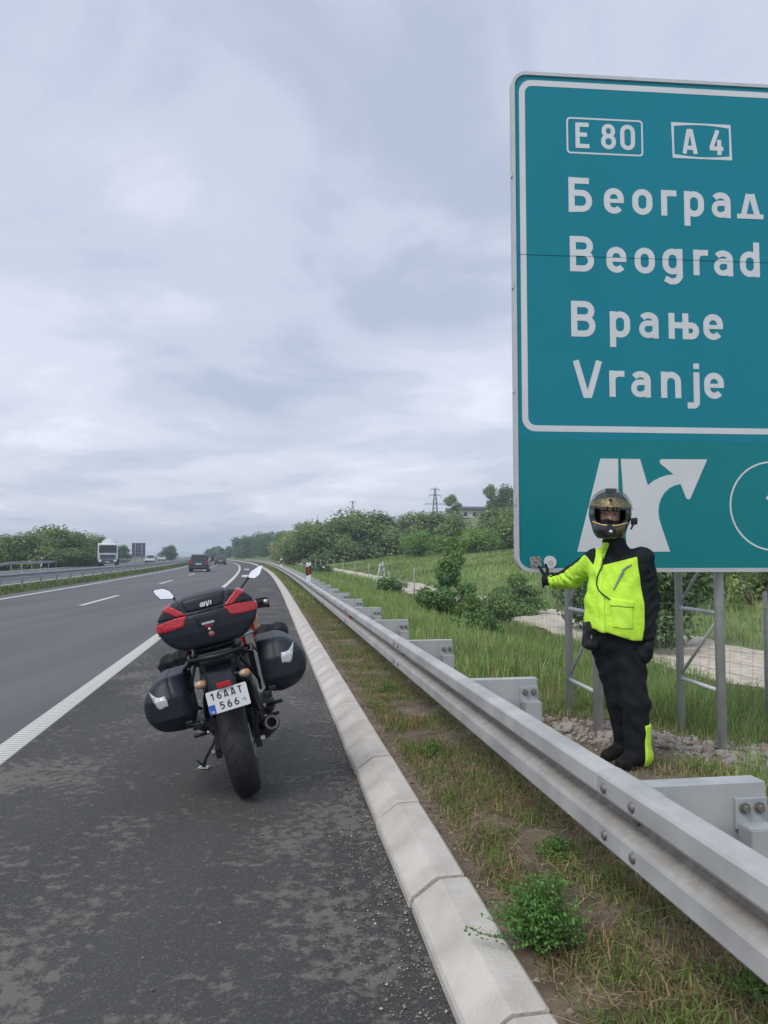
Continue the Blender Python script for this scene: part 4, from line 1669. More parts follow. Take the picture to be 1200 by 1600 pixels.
# ---- handlebar, grips, levers, mirrors (steering turned a little to the left)
bar = empty('handlebar', (0, 1.06, 1.06), (0, 0, R(12)), parent=bike)
b = MB()
b.tube([(-.36, -.10, .02), (-.24, -.06, .05), (-.10, 0, .03), (.10, 0, .03), (.24, -.06, .05), (.36, -.10, .02)], .012, M_METAL_BK, 8)
b.box((0, 0, .01), (.24, .06, .03), M_METAL_BK, .008)
b.build('bar_tube', bar)
for sx in (-1, 1):
    b = MB()
    b.tube([(sx * .255, -.065, .045), (sx * .375, -.105, .02)], .018, M_RUBBER, 10)
    b.tube([(sx * .375, -.105, .02), (sx * .405, -.115, .016)], .019, M_ALU, 10)
    b.build('grip', bar)
    b = MB()
    b.tube([(sx * .22, -.01, .045), (sx * .28, .01, .03), (sx * .41, -.045, .0)], .008, M_ALU, 6)
    b.box((sx * .225, -.03, .055), (.06, .05, .04), M_PLASTIC, .008)
    b.build('lever', bar)
    b = MB()
    b.loft([[Vector((sx * x, y, z + dz)) for dz in (-.035, .045)] + [Vector((sx * x, y + .008, z + dz)) for dz in (.045, -.035)] for x, y, z in ((.24, .07, .01), (.34, .07, .005), (.41, .03, .0), (.43, -.04, -.005))], M_PLASTIC, smooth=False)
    b.build('hand_guard', bar)
for sx, cx_, cy_, cz_, tilt in ((-1, -.320, 1.05, 1.322, -4), (1, .382, 1.10, 1.318, 26)):
    mr = empty('mirror', (cx_, cy_, cz_), (R(-4), R(13.8), R(2)), parent=bike)
    if sx > 0:
        shape = [(-.059, -.036), (-.052, -.052), (-.006, -.056), (.036, -.022), (.058, .044), (.063, .058), (.031, .050), (-.040, .0)]
    else:
        shape = [(.081, -.021), (.066, -.040), (-.025, -.044), (-.066, -.006), (-.084, .022), (-.075, .034), (-.012, .045), (.042, .025)]
    b = MB()
    b.prism(shape, lambda u, v, w: Vector((u, w, v)), .028, M_PLASTIC)
    b.build('mirror_housing', mr)
    b = MB()
    b.prism([(u * .92, v * .90) for u, v in shape], lambda u, v, w: Vector((u, -w, v)), .0025, mat('mirror_glass', (.86, .88, .9), .03, 1.0))
    b.build('mirror_glass', mr)
    b = MB()
    e = (sx * .20 + .03, 1.06, 1.12)
    b.tube([(-.05 if sx > 0 else .072, .014, -.045 if sx > 0 else -.028), tuple(Vector(e) - mr.location + Vector((0, 0, .02)))], .008, M_METAL_BK, 8)
    b.build('mirror_stem', mr)

# ---- exhaust, pegs, stand
b = MB()
b.tube([(.05, 1.1, .30), (.08, .8, .22), (.14, .55, .24), (.20, .38, .29)], [.04, .05, .055, .055], M_METAL_BK, 14)
b.tube([(.17, .42, .27), (.228, .16, .36)], [.062, .056], mat('exhaust_steel', (.12, .11, .10), .45, .7), 18, cap=False)
ex = b.build('exhaust', bike)
b = MB()
b.lathe([(.030, .0), (.030, -.012), (.046, -.014), (.050, -.004), (.056, .008)], (.228, .16, .36), (-.2, .93, -.34), mat('exhaust_tip', (.26, .24, .22), .4, .7), 20)
b.lathe([(.0001, .02), (.03, .02), (.032, .0)], (.228, .16, .36), (-.2, .93, -.34), M_BLACK, 20)
b.build('exhaust_tip', ex)
for sx in (-1, 1):
    for y, z, x0, x1, nm in ((.30, .452, .20, .335, 'passenger_peg'), (.56, .325, .19, .30, 'rider_peg')):
        b = MB()
        b.tube([(sx * .10, y + .12, z + .10), (sx * (x0 - .02), y + .02, z + .0)], .014, M_METAL_BK, 8)
        b.tube([(sx * x0, y, z), (sx * (x0 + .02), y, z)], .013, M_ALU, 8)
        b.tube([(sx * (x0 + .02), y, z), (sx * x1, y - .015, z + .004)], .0125, M_RUBBER, 8)
        b.build(nm, bike)
b = MB()                           # hangers and hoses down the right side
b.tube([(.10, .30, .74), (.145, .12, .66), (.16, .1, .52), (.17, .2, .46)], .016, M_METAL_BK, 8)
b.tube([(.13, .4, .62), (.15, .1, .44), (.12, .0, .34)], .009, M_RUBBER, 6)
b.build('peg_hanger', bike)
b = MB()
b.tube([(-.10, .30, .74), (-.145, .16, .62), (-.165, .22, .50)], .016, M_METAL_BK, 8)
b.build('peg_hanger', bike)
b = MB()                           # rear hugger over the tyre
b.loft([[Vector((x, (TR + .022) * math.cos(a), TR + (TR + .022) * math.sin(a) - abs(x) * .25)) for x in (-.10, -.05, .05, .10)] + [Vector((x, (TR + .017) * math.cos(a), TR + (TR + .017) * math.sin(a) - abs(x) * .25)) for x in (.10, .05, -.05, -.10)] for a in np.linspace(R(15), R(112), 8)], M_PLASTIC)
b.build('mudguard', bike)
# side stand reaches the road: the foot's place is found in the bike's leaned frame
Mb = Matrix.Rotation(R(11.5), 4, 'Z') @ Matrix.Rotation(R(-13.8), 4, 'Y')
foot = Mb.inverted() @ Vector((-0.425, 0.57, 0.012))
b = MB()
b.tube([(-.13, .66, .30), (foot.x + .02, foot.y, foot.z + .05), (foot.x, foot.y - .01, foot.z + .004)], .013, M_METAL_BK, 8)
so = b.build('side_stand', bike)
b = MB()
rot = Mb.to_3x3().inverted()
b.box(foot + rot @ Vector((0, 0, -.003)), (.075, .06, .012), M_ALU, .003, rot)
b.tube([tuple(foot + rot @ Vector((-.01, 0, .01))), tuple(foot + rot @ Vector((-.05, -.02, .055)))], .007, M_METAL_BK, 6)
b.build('stand_foot', so)

# ================================================================== THE RIDER BY THE SIGN
PO = np.array([1.56, 4.95, 0.0])          # origin at the feet
PO[2] = ground_z(1.56, 4.95)
person = empty('person', tuple(PO), label='person in helmet and yellow and black riding jacket touching the green sign', cat='person')


def W(x, y, z):
    return (x - PO[0], y - PO[1], z - PO[2])


M_TROU = mat('riding_trousers', (.009, .012, .015), .85, spec=.2, col2=(.014, .017, .021), scale=10, bump=.7, bscale=38)
M_GLOVE = mat('glove_leather', (.008, .010, .013), .7, spec=.25)
M_BOOT = mat('boot_leather', (.006, .007, .008), .7, col2=(.012, .012, .012), scale=18, spec=.2)
M_SKIN = mat('skin', (.34, .20, .15), .6)
M_SCARF = mat('face_scarf', (.012, .014, .018), .85)
M_YEL = mat('high_visibility_yellow', (.55, .90, .065), .65, col2=(.58, .93, .07), scale=9, bump=.12, bscale=160)
M_JBLK = mat('jacket_black', (.008, .013, .015), .85, spec=.15, col2=(.018, .026, .028), scale=10, bump=.2, bscale=140)
M_GOLD = mat('gold_tint', (.62, .46, .18), .4, .2, col2=(.55, .40, .15), scale=6)
M_HELM = mat('helmet_black', (.016, .020, .024), .25, coat=.4)

# joints (world metres), read from where they stand
shR, elR, wrR = (1.395, 5.06, 1.475), (1.285, 5.30, 1.345), (1.215, 5.53, 1.315)
shL, elL, wrL = (1.640, 4.90, 1.475), (1.690, 4.96, 1.215), (1.655, 4.885, .985)
hipR, knR, anR = (1.435, 5.02, .93), (1.520, 5.04, .575), (1.575, 5.08, .27)
hipL, knL, anL = (1.552, 4.94, .93), (1.585, 4.90, .575), (1.588, 4.90, .255)
GZp = PO[2]
headc = (1.452, 4.93, 1.745)
HY = R(16)                                 # the head looks a little to its right
hrot = Matrix.Rotation(-HY, 3, 'Z') @ Matrix.Rotation(R(3), 3, 'Y')


def hd(x, y, z):
    """head-local (x to the picture's right, -y out of the face, z up) to body coordinates"""
    v = hrot @ Vector((x, y, z))
    return W(headc[0] + v.x, headc[1] + v.y, headc[2] + v.z)


def cap(g, f, a, b, ra, rb, k):
    return smin(f, s_cone(g, W(*a), W(*b), ra, rb), k)


g = Grid((-.47, -.32, -.02), (.30, .92, 1.90), .0095)
BIG = np.full(g.X.shape, 9.0, dtype=np.float32)
f = s_ell(g, W(1.50, 4.98, .985), (.16, .125, .13))
f = cap(g, f, hipR, knR, .094, .078, .05)
f = cap(g, f, knR, anR, .077, .068, .03)
f = cap(g, f, hipL, knL, .102, .083, .05)
f = cap(g, f, knL, anL, .083, .072, .03)
f = smin(f, s_ell(g, W(1.515, 4.98, 1.20), (.155, .115, .20)), .06)
f = smin(f, s_ell(g, W(1.517, 4.98, 1.40), (.16, .11, .14)), .05)
for a, b_, c_ in ((shR, elR, wrR), (shL, elL, wrL)):
    f = cap(g, f, a, b_, .055, .045, .03)
    f = cap(g, f, b_, c_, .045, .033, .02)
f = cap(g, f, (1.50, 4.97, 1.48), (1.47, 4.95, 1.62), .06, .06, .04)
fh = s_ell(g, hd(0, 0, .005), (.078, .098, .118), hrot)                      # head
fh = smin(fh, s_ell(g, hd(0, -.045, -.06), (.055, .055, .05), hrot), .03)     # jaw
fh = smin(fh, s_cone(g, hd(0, -.093, .018), hd(0, -.110, -.018), .010, .016), .012)   # nose
for sx in (-1, 1):
    fh = np.maximum(fh, -s_ell(g, hd(sx * .032, -.098, .018), (.017, .014, .010), hrot))   # eye sockets
    fh = smin(fh, s_ell(g, hd(sx * .080, .01, .0), (.012, .024, .032), hrot), .006)         # ears
f = smin(f, fh, .02)
# boots
for (a, toe, heel) in ((anR, (1.435, 5.02, 0), (1.585, 5.10, 0)), (anL, (1.468, 4.82, 0), (1.605, 4.92, 0))):
    gz0 = ground_z(a[0], a[1]) if False else GZp
    f = cap(g, f, (heel[0], heel[1], gz0 + .075), (toe[0], toe[1], gz0 + .045), .060, .043, .03)
    f = cap(g, f, a, (heel[0], heel[1], gz0 + .08), .062, .056, .03)
f = np.maximum(f, -(g.Z + .002))
# hands: palm, four fingers and a thumb each
def hand(f, wr, palm, fingers, thumb):
    f = cap(g, f, wr, palm, .034, .036, .02)
    f = smin(f, s_ell(g, W(*palm), (.040, .036, .042)), .012)
    for chain in fingers + [thumb]:
        rr = np.linspace(.0145, .0115, len(chain))
        for i in range(len(chain) - 1):
            f = cap(g, f, chain[i], chain[i + 1], rr[i], rr[i + 1], .006)
    return f


pR = (1.185, 5.600, 1.325)
f = hand(f, wrR, pR, [
    [(1.172, 5.618, 1.350), (1.160, 5.655, 1.385), (1.148, 5.700, 1.418)],     # first finger, spread
    [(1.195, 5.620, 1.352), (1.200, 5.660, 1.393), (1.200, 5.705, 1.432)],     # second finger
    [(1.190, 5.630, 1.325), (1.175, 5.668, 1.318), (1.165, 5.650, 1.292)],     # folded
    [(1.188, 5.625, 1.305), (1.170, 5.650, 1.292), (1.162, 5.630, 1.275)]],
    [(1.205, 5.58, 1.345), (1.225, 5.61, 1.365), (1.230, 5.645, 1.370)])
pL = (1.648, 4.862, .925)
f = hand(f, wrL, pL, [
    [(1.628, 4.842, .905), (1.612, 4.830, .872), (1.622, 4.842, .845)],
    [(1.640, 4.846, .895), (1.630, 4.836, .858), (1.642, 4.850, .833)],
    [(1.655, 4.852, .895), (1.650, 4.846, .860), (1.660, 4.862, .838)],
    [(1.670, 4.862, .900), (1.668, 4.858, .872), (1.676, 4.872, .852)]],
    [(1.622, 4.858, .935), (1.604, 4.848, .910), (1.604, 4.842, .885)])


def folds(V):
    out = V.copy()
    z = V[:, 2]
    w = np.clip((z - .12) / .1, 0, 1) * np.clip((.90 - z) / .1, 0, 1)
    wob = np.sin(z * 62 + 5 * np.sin(V[:, 0] * 14) + 4 * np.sin(V[:, 1] * 11)) * .0035 + np.sin(z * 31 + V[:, 0] * 46 + 3 * np.sin(V[:, 1] * 20)) * .004 + np.sin(z * 17 - V[:, 0] * 38) * .003
    c = np.stack([V[:, 0] - (-.05), V[:, 1]], 1)
    n = c / (np.linalg.norm(c, axis=1, keepdims=True) + 1e-6)
    out[:, :2] += n * (wob * w)[:, None]
    return out


Hinv = np.array(hrot.transposed())
hc = np.array(W(*headc))


def body_mats(c):
    m = np.zeros(len(c), dtype=int)                       # trousers
    m[(c[:, 2] < .15)] = 2                                # boots
    m[(c[:, 1] > .57)] = 1
    m[(c[:, 2] < .86 + .0) & (c[:, 2] > .66) & (c[:, 0] > .03) & (c[:, 1] < -.06) & (np.hypot(c[:, 0] - .085, c[:, 1] + .095) < .06)] = 1
    q = (c - hc) @ Hinv.T
    hm = (np.abs(q[:, 2]) < .2) & (c[:, 2] > 1.50)
    m[hm] = 4
    m[hm & (q[:, 2] > -.020) & (q[:, 2] < .052) & (q[:, 1] < -.03) & (np.abs(q[:, 0]) < .058)] = 3
    return m


body = sdf_obj('body', g, f, [M_TROU, M_GLOVE, M_BOOT, M_SKIN, M_SCARF], person, body_mats, wrinkle=folds)
# eyes and brows
for sx in (-1, 1):
    b = MB()
    c = Vector(hd(sx * .032, -.086, .018))
    b.lathe([(.0001, -.011), (.008, -.008), (.011, 0), (.008, .008), (.0001, .011)], c, tuple(hrot @ Vector((0, 1, 0))), mat('eye_white', (.35, .32, .30), .4), 12)
    e = b.build('eye', person)
    b = MB()
    c2 = Vector(hd(sx * .032, -.0955, .017))
    b.lathe([(.0001, -.002), (.0055, -.0015), (.006, .002)], c2, tuple(hrot @ Vector((0, 1, 0))), mat('iris', (.03, .02, .015), .2), 10)
    b.build('iris', e)
    b = MB()
    b.tube([hd(sx * .014, -.101, .036), hd(sx * .034, -.099, .042), hd(sx * .052, -.088, .037)], .0042, mat('brow', (.03, .022, .018), .9), 6)
    b.build('eyebrow', person)

# ---- jacket
g = Grid((-.43, -.32, .76), (.30, .66, 1.56), .007)
fj = s_ell(g, W(1.497, 4.965, 1.18), (.205, .160, .24), Matrix.Rotation(R(-25), 3, 'Z'))
hem = s_ell(g, W(1.492, 4.965, 1.02), (.205, .165, .20), Matrix.Rotation(R(-25), 3, 'Z'))
fj = smin(fj, hem, .06)
fj = smin(fj, s_ell(g, W(1.517, 4.975, 1.38), (.19, .135, .155), Matrix.Rotation(R(-28), 3, 'Z')), .06)
for a, b_, c_, r3 in ((shR, elR, wrR, (.076, .066, .047)), (shL, elL, wrL, (.082, .072, .056))):
    fj = cap(g, fj, a, b_, r3[0], r3[1], .05)
    fj = cap(g, fj, b_, c_, r3[1], r3[2], .03)
fj = cap(g, fj, (1.505, 4.97, 1.48), (1.480, 4.955, 1.58), .085, .074, .04)
# cut at hem and cuffs
hemz = .985 - PO[2] - .06 * (g.X + .06) / .2
fj = np.where(np.hypot(g.X - .105, g.Y + .02) < .10, fj, np.maximum(fj, hemz - g.Z + np.clip(g.X - .03, 0, 1) * .0))
cuffR = Vector(wrR) - Vector(elR)
cuffR.normalize()
wr = W(*wrR)
fj = np.maximum(fj, np.where(g.Y > .38, (g.X - wr[0]) * cuffR.x + (g.Y - wr[1]) * cuffR.y + (g.Z - wr[2]) * cuffR.z, -9))
wl_ = W(*wrL)
fj = np.maximum(fj, np.where(g.Z < 1.0, (wl_[2] - .015) - g.Z, -9))


def jfold(V):
    out = V.copy()
    x, y, z = V[:, 0], V[:, 1], V[:, 2]
    arm = np.clip((y - .12) / .08, 0, 1)
    along = (x - W(*shR)[0]) * cuffR.x + (y - W(*shR)[1]) * cuffR.y + (z - W(*shR)[2]) * cuffR.z
    wob = arm * (.0075 * np.sin(along * 78 + 3 * np.sin(z * 40)) + .004 * np.sin(along * 150 + z * 60))
    torso = (1 - arm)
    wob += torso * (.0030 * np.sin(x * 46 - z * 21 + 2 * np.sin(z * 13)) + .0022 * np.sin(z * 52 + x * 44 + 3 * np.sin(x * 21)) + .0016 * np.sin(x * 120 + z * 37))
    larm = np.clip((x - .06) / .04, 0, 1) * np.clip((1.25 - z) / .05, 0, 1)
    wob += larm * .006 * np.sin(z * 85 + 4 * np.sin(y * 30))
    cx = np.where(arm > .3, W(*elR)[0], -.06)
    n = np.stack([x - cx, np.where(arm > .3, 0, y), np.where(arm > .3, z - W(*elR)[2], 0)], 1)
    n /= np.linalg.norm(n, axis=1, keepdims=True) + 1e-6
    return out + n * wob[:, None]


def px_of(c):
    """where a point of the jacket lies across the front, as seen square on (metres right / up)"""
    return c[:, 0] + PO[0], c[:, 2] + PO[2], c[:, 1] + PO[1]


zipx = lambda z: 1.368 + .28 * np.maximum(z - 1.42, 0)


def jacket_field(c):
    X, Z, Y = px_of(c)
    u = X - zipx(Z)                                       # distance from the zip line, + to the wearer's left
    yoke = np.where(u > 0, 1.438 + .30 * np.clip(u - .02, 0, 1), 1.440 + 1.3 * np.clip(-u - .020, 0, 1))
    f_ = np.minimum(Z - yoke, np.abs(u - .002) - .021)
    f_ = np.maximum(f_, Z - 1.578)
    side = 1.612 + .012 * np.sin((Z - 1.0) * 11) - .10 * np.clip(Z - 1.36, 0, 1) - .02 * np.clip(1.1 - Z, 0, 1)
    f_ = np.maximum(f_, X - side)
    f_ = np.maximum(f_, np.minimum(Y - 5.10, X - 1.42))
    f_ = np.maximum(f_, np.minimum(Y - 5.02, X - 1.56))
    # reaching sleeve: black along the top, yellow beneath, yellow cuff tab
    arm = (Y > 5.10) & (X <= 1.42)
    tt = np.clip((Y - 5.06) / .47, 0, 1)
    axis_z = np.where(tt < .5, 1.475 + (1.345 - 1.475) * tt / .5, 1.345 + (1.315 - 1.345) * (tt - .5) / .5)
    f_ = np.where(arm, Z - (axis_z + .026), f_)
    f_ = np.where((Y > 5.505) & (X < 1.3), -.02, f_)
    return f_


M_JACKET = bpy.data.materials.new('two_tone_jacket')      # dyed panels: the seam between yellow and black follows the 'panel' attribute
M_JACKET.use_nodes = True
nt = M_JACKET.node_tree
pb = nt.nodes['Principled BSDF']
pb.inputs['Roughness'].default_value = .72
pb.inputs['Specular IOR Level'].default_value = .2
at = nt.nodes.new('ShaderNodeAttribute')
at.attribute_name = 'panel'
gt = nt.nodes.new('ShaderNodeMath')
gt.operation = 'GREATER_THAN'
gt.inputs[1].default_value = 0.0
nt.links.new(at.outputs['Fac'], gt.inputs[0])
mx = nt.nodes.new('ShaderNodeMix')
mx.data_type = 'RGBA'
mx.inputs[6].default_value = (.55, .90, .065, 1)
mx.inputs[7].default_value = (.008, .013, .015, 1)
nt.links.new(gt.outputs[0], mx.inputs[0])
nt.links.new(mx.outputs[2], pb.inputs['Base Color'])
tcj = nt.nodes.new('ShaderNodeTexCoord')
nz = nt.nodes.new('ShaderNodeTexNoise')
nz.inputs['Scale'].default_value = 38
nz.inputs['Detail'].default_value = 5
nt.links.new(tcj.outputs['Object'], nz.inputs['Vector'])
bp = nt.nodes.new('ShaderNodeBump')
bp.inputs['Strength'].default_value = .5
bp.inputs['Distance'].default_value = .012
nt.links.new(nz.outputs[0], bp.inputs['Height'])
nt.links.new(bp.outputs[0], pb.inputs['Normal'])
jacket = sdf_obj('jacket', g, fj, [M_JACKET], person, wrinkle=jfold)
_co = np.empty(len(jacket.data.vertices) * 3, dtype=np.float32)
jacket.data.vertices.foreach_get('co', _co)
_at = jacket.data.attributes.new('panel', 'FLOAT', 'POINT')
_at.data.foreach_set('value', jacket_field(_co.reshape(-1, 3)).astype(np.float32))


def jpatch(name, cond, grow, m, parent=jacket):
    sh = np.maximum(fj - grow, -(fj + .006))
    return sdf_obj(name, g, np.maximum(np.maximum(sh, cond), (g.Y - .0)), [m], parent, wrinkle=jfold)


GX, GZ_ = g.X + PO[0], g.Z + PO[2]
jpatch('pocket_flap', s_poly(GX, GZ_, [(1.410, 1.185), (1.555, 1.175), (1.555, 1.215), (1.405, 1.235)]), .011, M_YEL)
jpatch('pocket', s_poly(GX, GZ_, [(1.420, 1.05), (1.545, 1.04), (1.548, 1.178), (1.418, 1.184)]), .005, M_YEL)
jpatch('storm_flap', np.maximum(np.abs(GX - zipx(GZ_)) - .015, np.maximum(GZ_ - 1.585, 1.0 - GZ_)), .008, M_YEL)
M_REFL = mat('grey_reflective_stripe', (.22, .25, .24), .5)
jpatch('chest_stripe', np.minimum(s_poly(GX, GZ_, [(1.432, 1.285), (1.442, 1.282), (1.512, 1.405), (1.498, 1.412)]), s_poly(GX, GZ_, [(1.498, 1.395), (1.552, 1.436), (1.556, 1.452), (1.492, 1.414)])), .007, M_REFL)
b = MB()                                   # cable across the chest


_jv = _co.reshape(-1, 3)


def on_jacket(x, z):
    q = np.hypot(_jv[:, 0] - (x - PO[0]), _jv[:, 2] - (z - PO[2])) < .013
    return (x - PO[0], float(_jv[q][:, 1].min()) - .007, z - PO[2])


pts = [on_jacket(x, z) for x, z in ((1.432, 1.555), (1.415, 1.51), (1.40, 1.47), (1.385, 1.43), (1.37, 1.395), (1.357, 1.36), (1.350, 1.32), (1.353, 1.285), (1.372, 1.258), (1.395, 1.24), (1.415, 1.225))]
b.tube(pts, .0042, M_BLACK, 6)
b.build('headset_cable', person)
# yellow panel on the trouser leg
g2 = Grid((-.12, -.25, -.02), (.20, .12, .56), .008)
fl = s_cone(g2, W(*knL), W(*anL), .083, .072)
fl = smin(fl, s_cone(g2, W(*anL), (1.62 - PO[0], 4.92 - PO[1], .08), .07, .062), .03)
shl = np.maximum(fl - .012, -(fl + .01))
sx_ = g2.X + PO[0]
sz_ = g2.Z + PO[2]
cond = np.maximum(np.maximum(sz_ - .445, .18 - sz_), np.maximum(1.617 - sx_, g2.Y - .02))
sdf_obj('calf_stripe', g2, np.maximum(shl, cond), [M_YEL], person)

# ---- bag on the hip
g2 = Grid((-.36, -.16, .68), (-.12, .14, 1.06), .009)
fb = s_box(g2, W(1.335, 4.98, .995), (.045, .075, .10), .03, Matrix.Rotation(R(6), 3, 'Y'))
fb = fb + .004 * np.sin(g2.Z * 60) * np.sin(g2.Y * 40)
bag = sdf_obj('hip_bag', g2, fb, [M_BAG], person)
b = MB()
b.tube([W(1.335, 4.98, 1.09), W(1.36, 4.95, 1.11), W(1.39, 4.92, 1.04)], .01, M_BAG, 6)
b.box(W(1.315, 4.905, .985), (.008, .005, .025), M_REFL, .002)
b.build('bag_strap', bag)

# ---- helmet (head-local grid, then turned with the head)
helm = empty('helmet', W(*headc), hrot.to_euler(), parent=person)
g = Grid((-.17, -.21, -.19), (.17, .19, .20), .0065)
outer = s_ell(g, (0, .005, .025), (.132, .160, .145))
outer = smin(outer, s_ell(g, (0, -.055, -.085), (.098, .105, .075)), .05)
inner = s_ell(g, (0, .0, .012), (.105, .128, .122))
inner = smin(inner, s_ell(g, (0, -.045, -.085), (.075, .085, .09)), .04)
fh = np.maximum(outer, -inner)
fh = np.maximum(fh, -(g.Z + .142))
eye_port = s_poly(g.X, g.Z, [(-.092, -.020), (-.055, -.050), (.055, -.050), (.092, -.020), (.092, .052), (.07, .062), (-.07, .062), (-.092, .052)])
port = np.maximum(eye_port, g.Y + .01)
fh = np.maximum(fh, -port)
shellm = sdf_obj('helmet_shell', g, fh, [M_HELM], helm)
grown = np.maximum(outer - .006, -(outer + .004))
sdf_obj('brow_panel', g, np.maximum(np.maximum(grown, np.maximum(.052 + .6 * g.X ** 2 - g.Z, g.Z - .118 + 2.0 * g.X ** 2)), g.Y + .02), [M_GOLD], helm)
sdf_obj('chin_trim', g, np.maximum(np.maximum(grown, np.maximum(np.abs(g.Z + .060 - 2.2 * g.X ** 2) - .006, np.abs(g.X) - .11)), g.Y + .02), [M_GOLD], helm)
sdf_obj('chin_panel', g, np.maximum(np.maximum(grown, s_poly(g.X, g.Z, [(.030, -.120), (.085, -.105), (.098, -.045), (.038, -.074)])), g.Y + .02), [mat('dark_gold', (.16, .12, .04), .35, .4, col2=(.06, .05, .03), scale=25)], helm)
g3 = Grid((-.17, -.22, -.0), (.17, .09, .22), .006)
o3 = s_ell(g3, (0, .005, .040), (.139, .172, .150))
vis = np.maximum(np.maximum(o3, -(o3 + .004)), np.maximum(.034 + .9 * np.clip(g3.Y + .02, -.08, 1) * .0 + .5 * g3.X ** 2 - g3.Z, g3.Y - .02))
M_VISOR = bpy.data.materials.new('smoked_visor')
M_VISOR.use_nodes = True
nt = M_VISOR.node_tree
pb = nt.nodes['Principled BSDF']
pb.inputs['Base Color'].default_value = (.16, .18, .18, 1)
pb.inputs['Roughness'].default_value = .12
tr = nt.nodes.new('ShaderNodeBsdfTransparent')
tr.inputs[0].default_value = (.85, .88, .88, 1)
mx = nt.nodes.new('ShaderNodeMixShader')
mx.inputs[0].default_value = .28
nt.links.new(tr.outputs[0], mx.inputs[1])
nt.links.new(pb.outputs[0], mx.inputs[2])
nt.links.new(mx.outputs[0], nt.nodes['Material Output'].inputs[0])
sdf_obj('visor', g3, vis, [M_VISOR], helm)
b = MB()
b.box((0, -.163, .100), (.024, .012, .014), M_BLACK, .003)
b.build('visor_tab', helm)
b = MB()
b.box((.005, -.172, -.100), (.046, .030, .052), M_BLACK, .008)
b.lathe([(.0001, -.004), (.011, -.004), (.013, .004)], (.008, -.190, -.098), (0, 1, 0), M_ALU, 14)
b.box((.0, -.160, -.065), (.03, .02, .025), M_PLASTIC, .004)
b.build('chin_camera_mount', helm)
b = MB()
b.box((.142, .0, -.022), (.026, .052, .045), M_PLASTIC, .008)
b.lathe([(.022, -.006), (.022, .012), (.012, .014), (.0001, .014)], (.155, -.004, -.018), (1, 0, 0), M_PLASTIC, 16)
b.tube([(.145, -.02, -.04), (.13, -.06, -.07)], .007, M_PLASTIC, 6)
b.build('intercom', helm)
b = MB()
b.box((0, -.03, .172), (.07, .09, .014), M_HELM, .005)
b.build('top_vent', helm)

# ================================================================== VEGETATION


def leaf_cloud(P, N, size, cols, aspect=0.6, fold=0.25):
    """one folded leaf (two triangles as a bent quad) per point; N loose facing direction"""
    n = len(P)
    a = rng.normal(size=(n, 3))
    Nn = N + a * 0.75
    Nn /= np.linalg.norm(Nn, axis=1, keepdims=True) + 1e-9
    t = rng.normal(size=(n, 3))
    t -= Nn * (t * Nn).sum(1, keepdims=True)
    t /= np.linalg.norm(t, axis=1, keepdims=True) + 1e-9
    w = np.cross(Nn, t)
    s = np.asarray(size).reshape(-1, 1) * np.ones((n, 1))
    V = np.empty((n, 4, 3))
    V[:, 0] = P - t * s
    V[:, 1] = P + w * s * aspect + Nn * s * fold
    V[:, 2] = P + t * s
    V[:, 3] = P - w * s * aspect + Nn * s * fold
    F = np.arange(n * 4).reshape(n, 4)
    return V.reshape(-1, 3), F, np.repeat(cols, 4, 0)


def tint(n, base, var=0.25, warm=0.1):
    b = np.asarray(base)
    k = 1 + var * rng.normal(size=(n, 1))
    c = b[None, :] * np.clip(k, 0.4, 1.9)
    c[:, 0] *= 1 + warm * rng.normal(size=n)
    return np.clip(c, 0.004, 1)


def crown_points(blobs, n):
    """points through the blobs' volume, denser near their skins"""
    vol = np.array([r[0] * r[1] * r[2] for _, r in blobs])
    which = rng.choice(len(blobs), n, p=vol / vol.sum())
    c = np.array([b[0] for b in blobs])[which]
    r = np.array([b[1] for b in blobs])[which]
    v = rng.normal(size=(n, 3))
    v /= np.linalg.norm(v, axis=1, keepdims=True)
    rad = rng.uniform(0, 1, (n, 1)) ** 0.22
    rad *= 1 + 0.22 * np.abs(rng.normal(size=(n, 1))) * (rad > .75)
    return c + v * r * rad, v, which


def tree_meshes(h, cr, trunk_h, nblob, nleaf, leaf, cols, spread=1.0, top=1.0, seed=0):
    """crown and trunk meshes of one tree, base at the origin"""
    r_ = random.Random(seed)
    ch = h - trunk_h
    blobs = []
    for k in range(nblob):
        t = (k + .5) / nblob
        zc = trunk_h + ch * (0.02 + 0.90 * t)
        prof = math.sin(math.pi * min(1, max(0, (0.24 + 0.70 * t)))) ** 0.6
        rr = cr * prof * r_.uniform(.25, .92) * spread
        a = r_.uniform(0, 6.28) + k * 2.4
        br = cr * r_.uniform(.16, .42) * (0.75 + .35 * prof)
        blobs.append(((rr * math.cos(a), rr * math.sin(a), min(zc, h - br * .6)), (br, br, br * r_.uniform(.6, .9))))
    P, v, which = crown_points(blobs, nleaf)
    P[:, 2] = np.maximum(P[:, 2], trunk_h * .45)
    base = np.array(cols)[rng.integers(0, len(cols), len(blobs))][which]
    col = base * np.clip(1 + .22 * rng.normal(size=(nleaf, 1)), .5, 1.8)
    V, F, Cc = leaf_cloud(P, v + np.array([0, 0, .5]), leaf * rng.uniform(.7, 1.3, nleaf), col)
    crown = np_mesh('crown', V, F, M_LEAF, False, None, Cc)
    b = MB()
    b.tube([(0, 0, -.4), (r_.uniform(-.1, .1), r_.uniform(-.1, .1), trunk_h * .7), (r_.uniform(-.2, .2), r_.uniform(-.2, .2), trunk_h + ch * .45)], [h * .022, h * .017, h * .007], M_BARK, 7)
    for k in range(6):
        c, r = blobs[r_.randrange(len(blobs))]
        b.tube([(0, 0, trunk_h * r_.uniform(.6, 1.1)), (c[0] * .5, c[1] * .5, (c[2] + trunk_h) / 2 + .1), c], [h * .010, h * .007, h * .003], M_BARK, 5, cap=False)
    return crown, b.mesh('trunk')


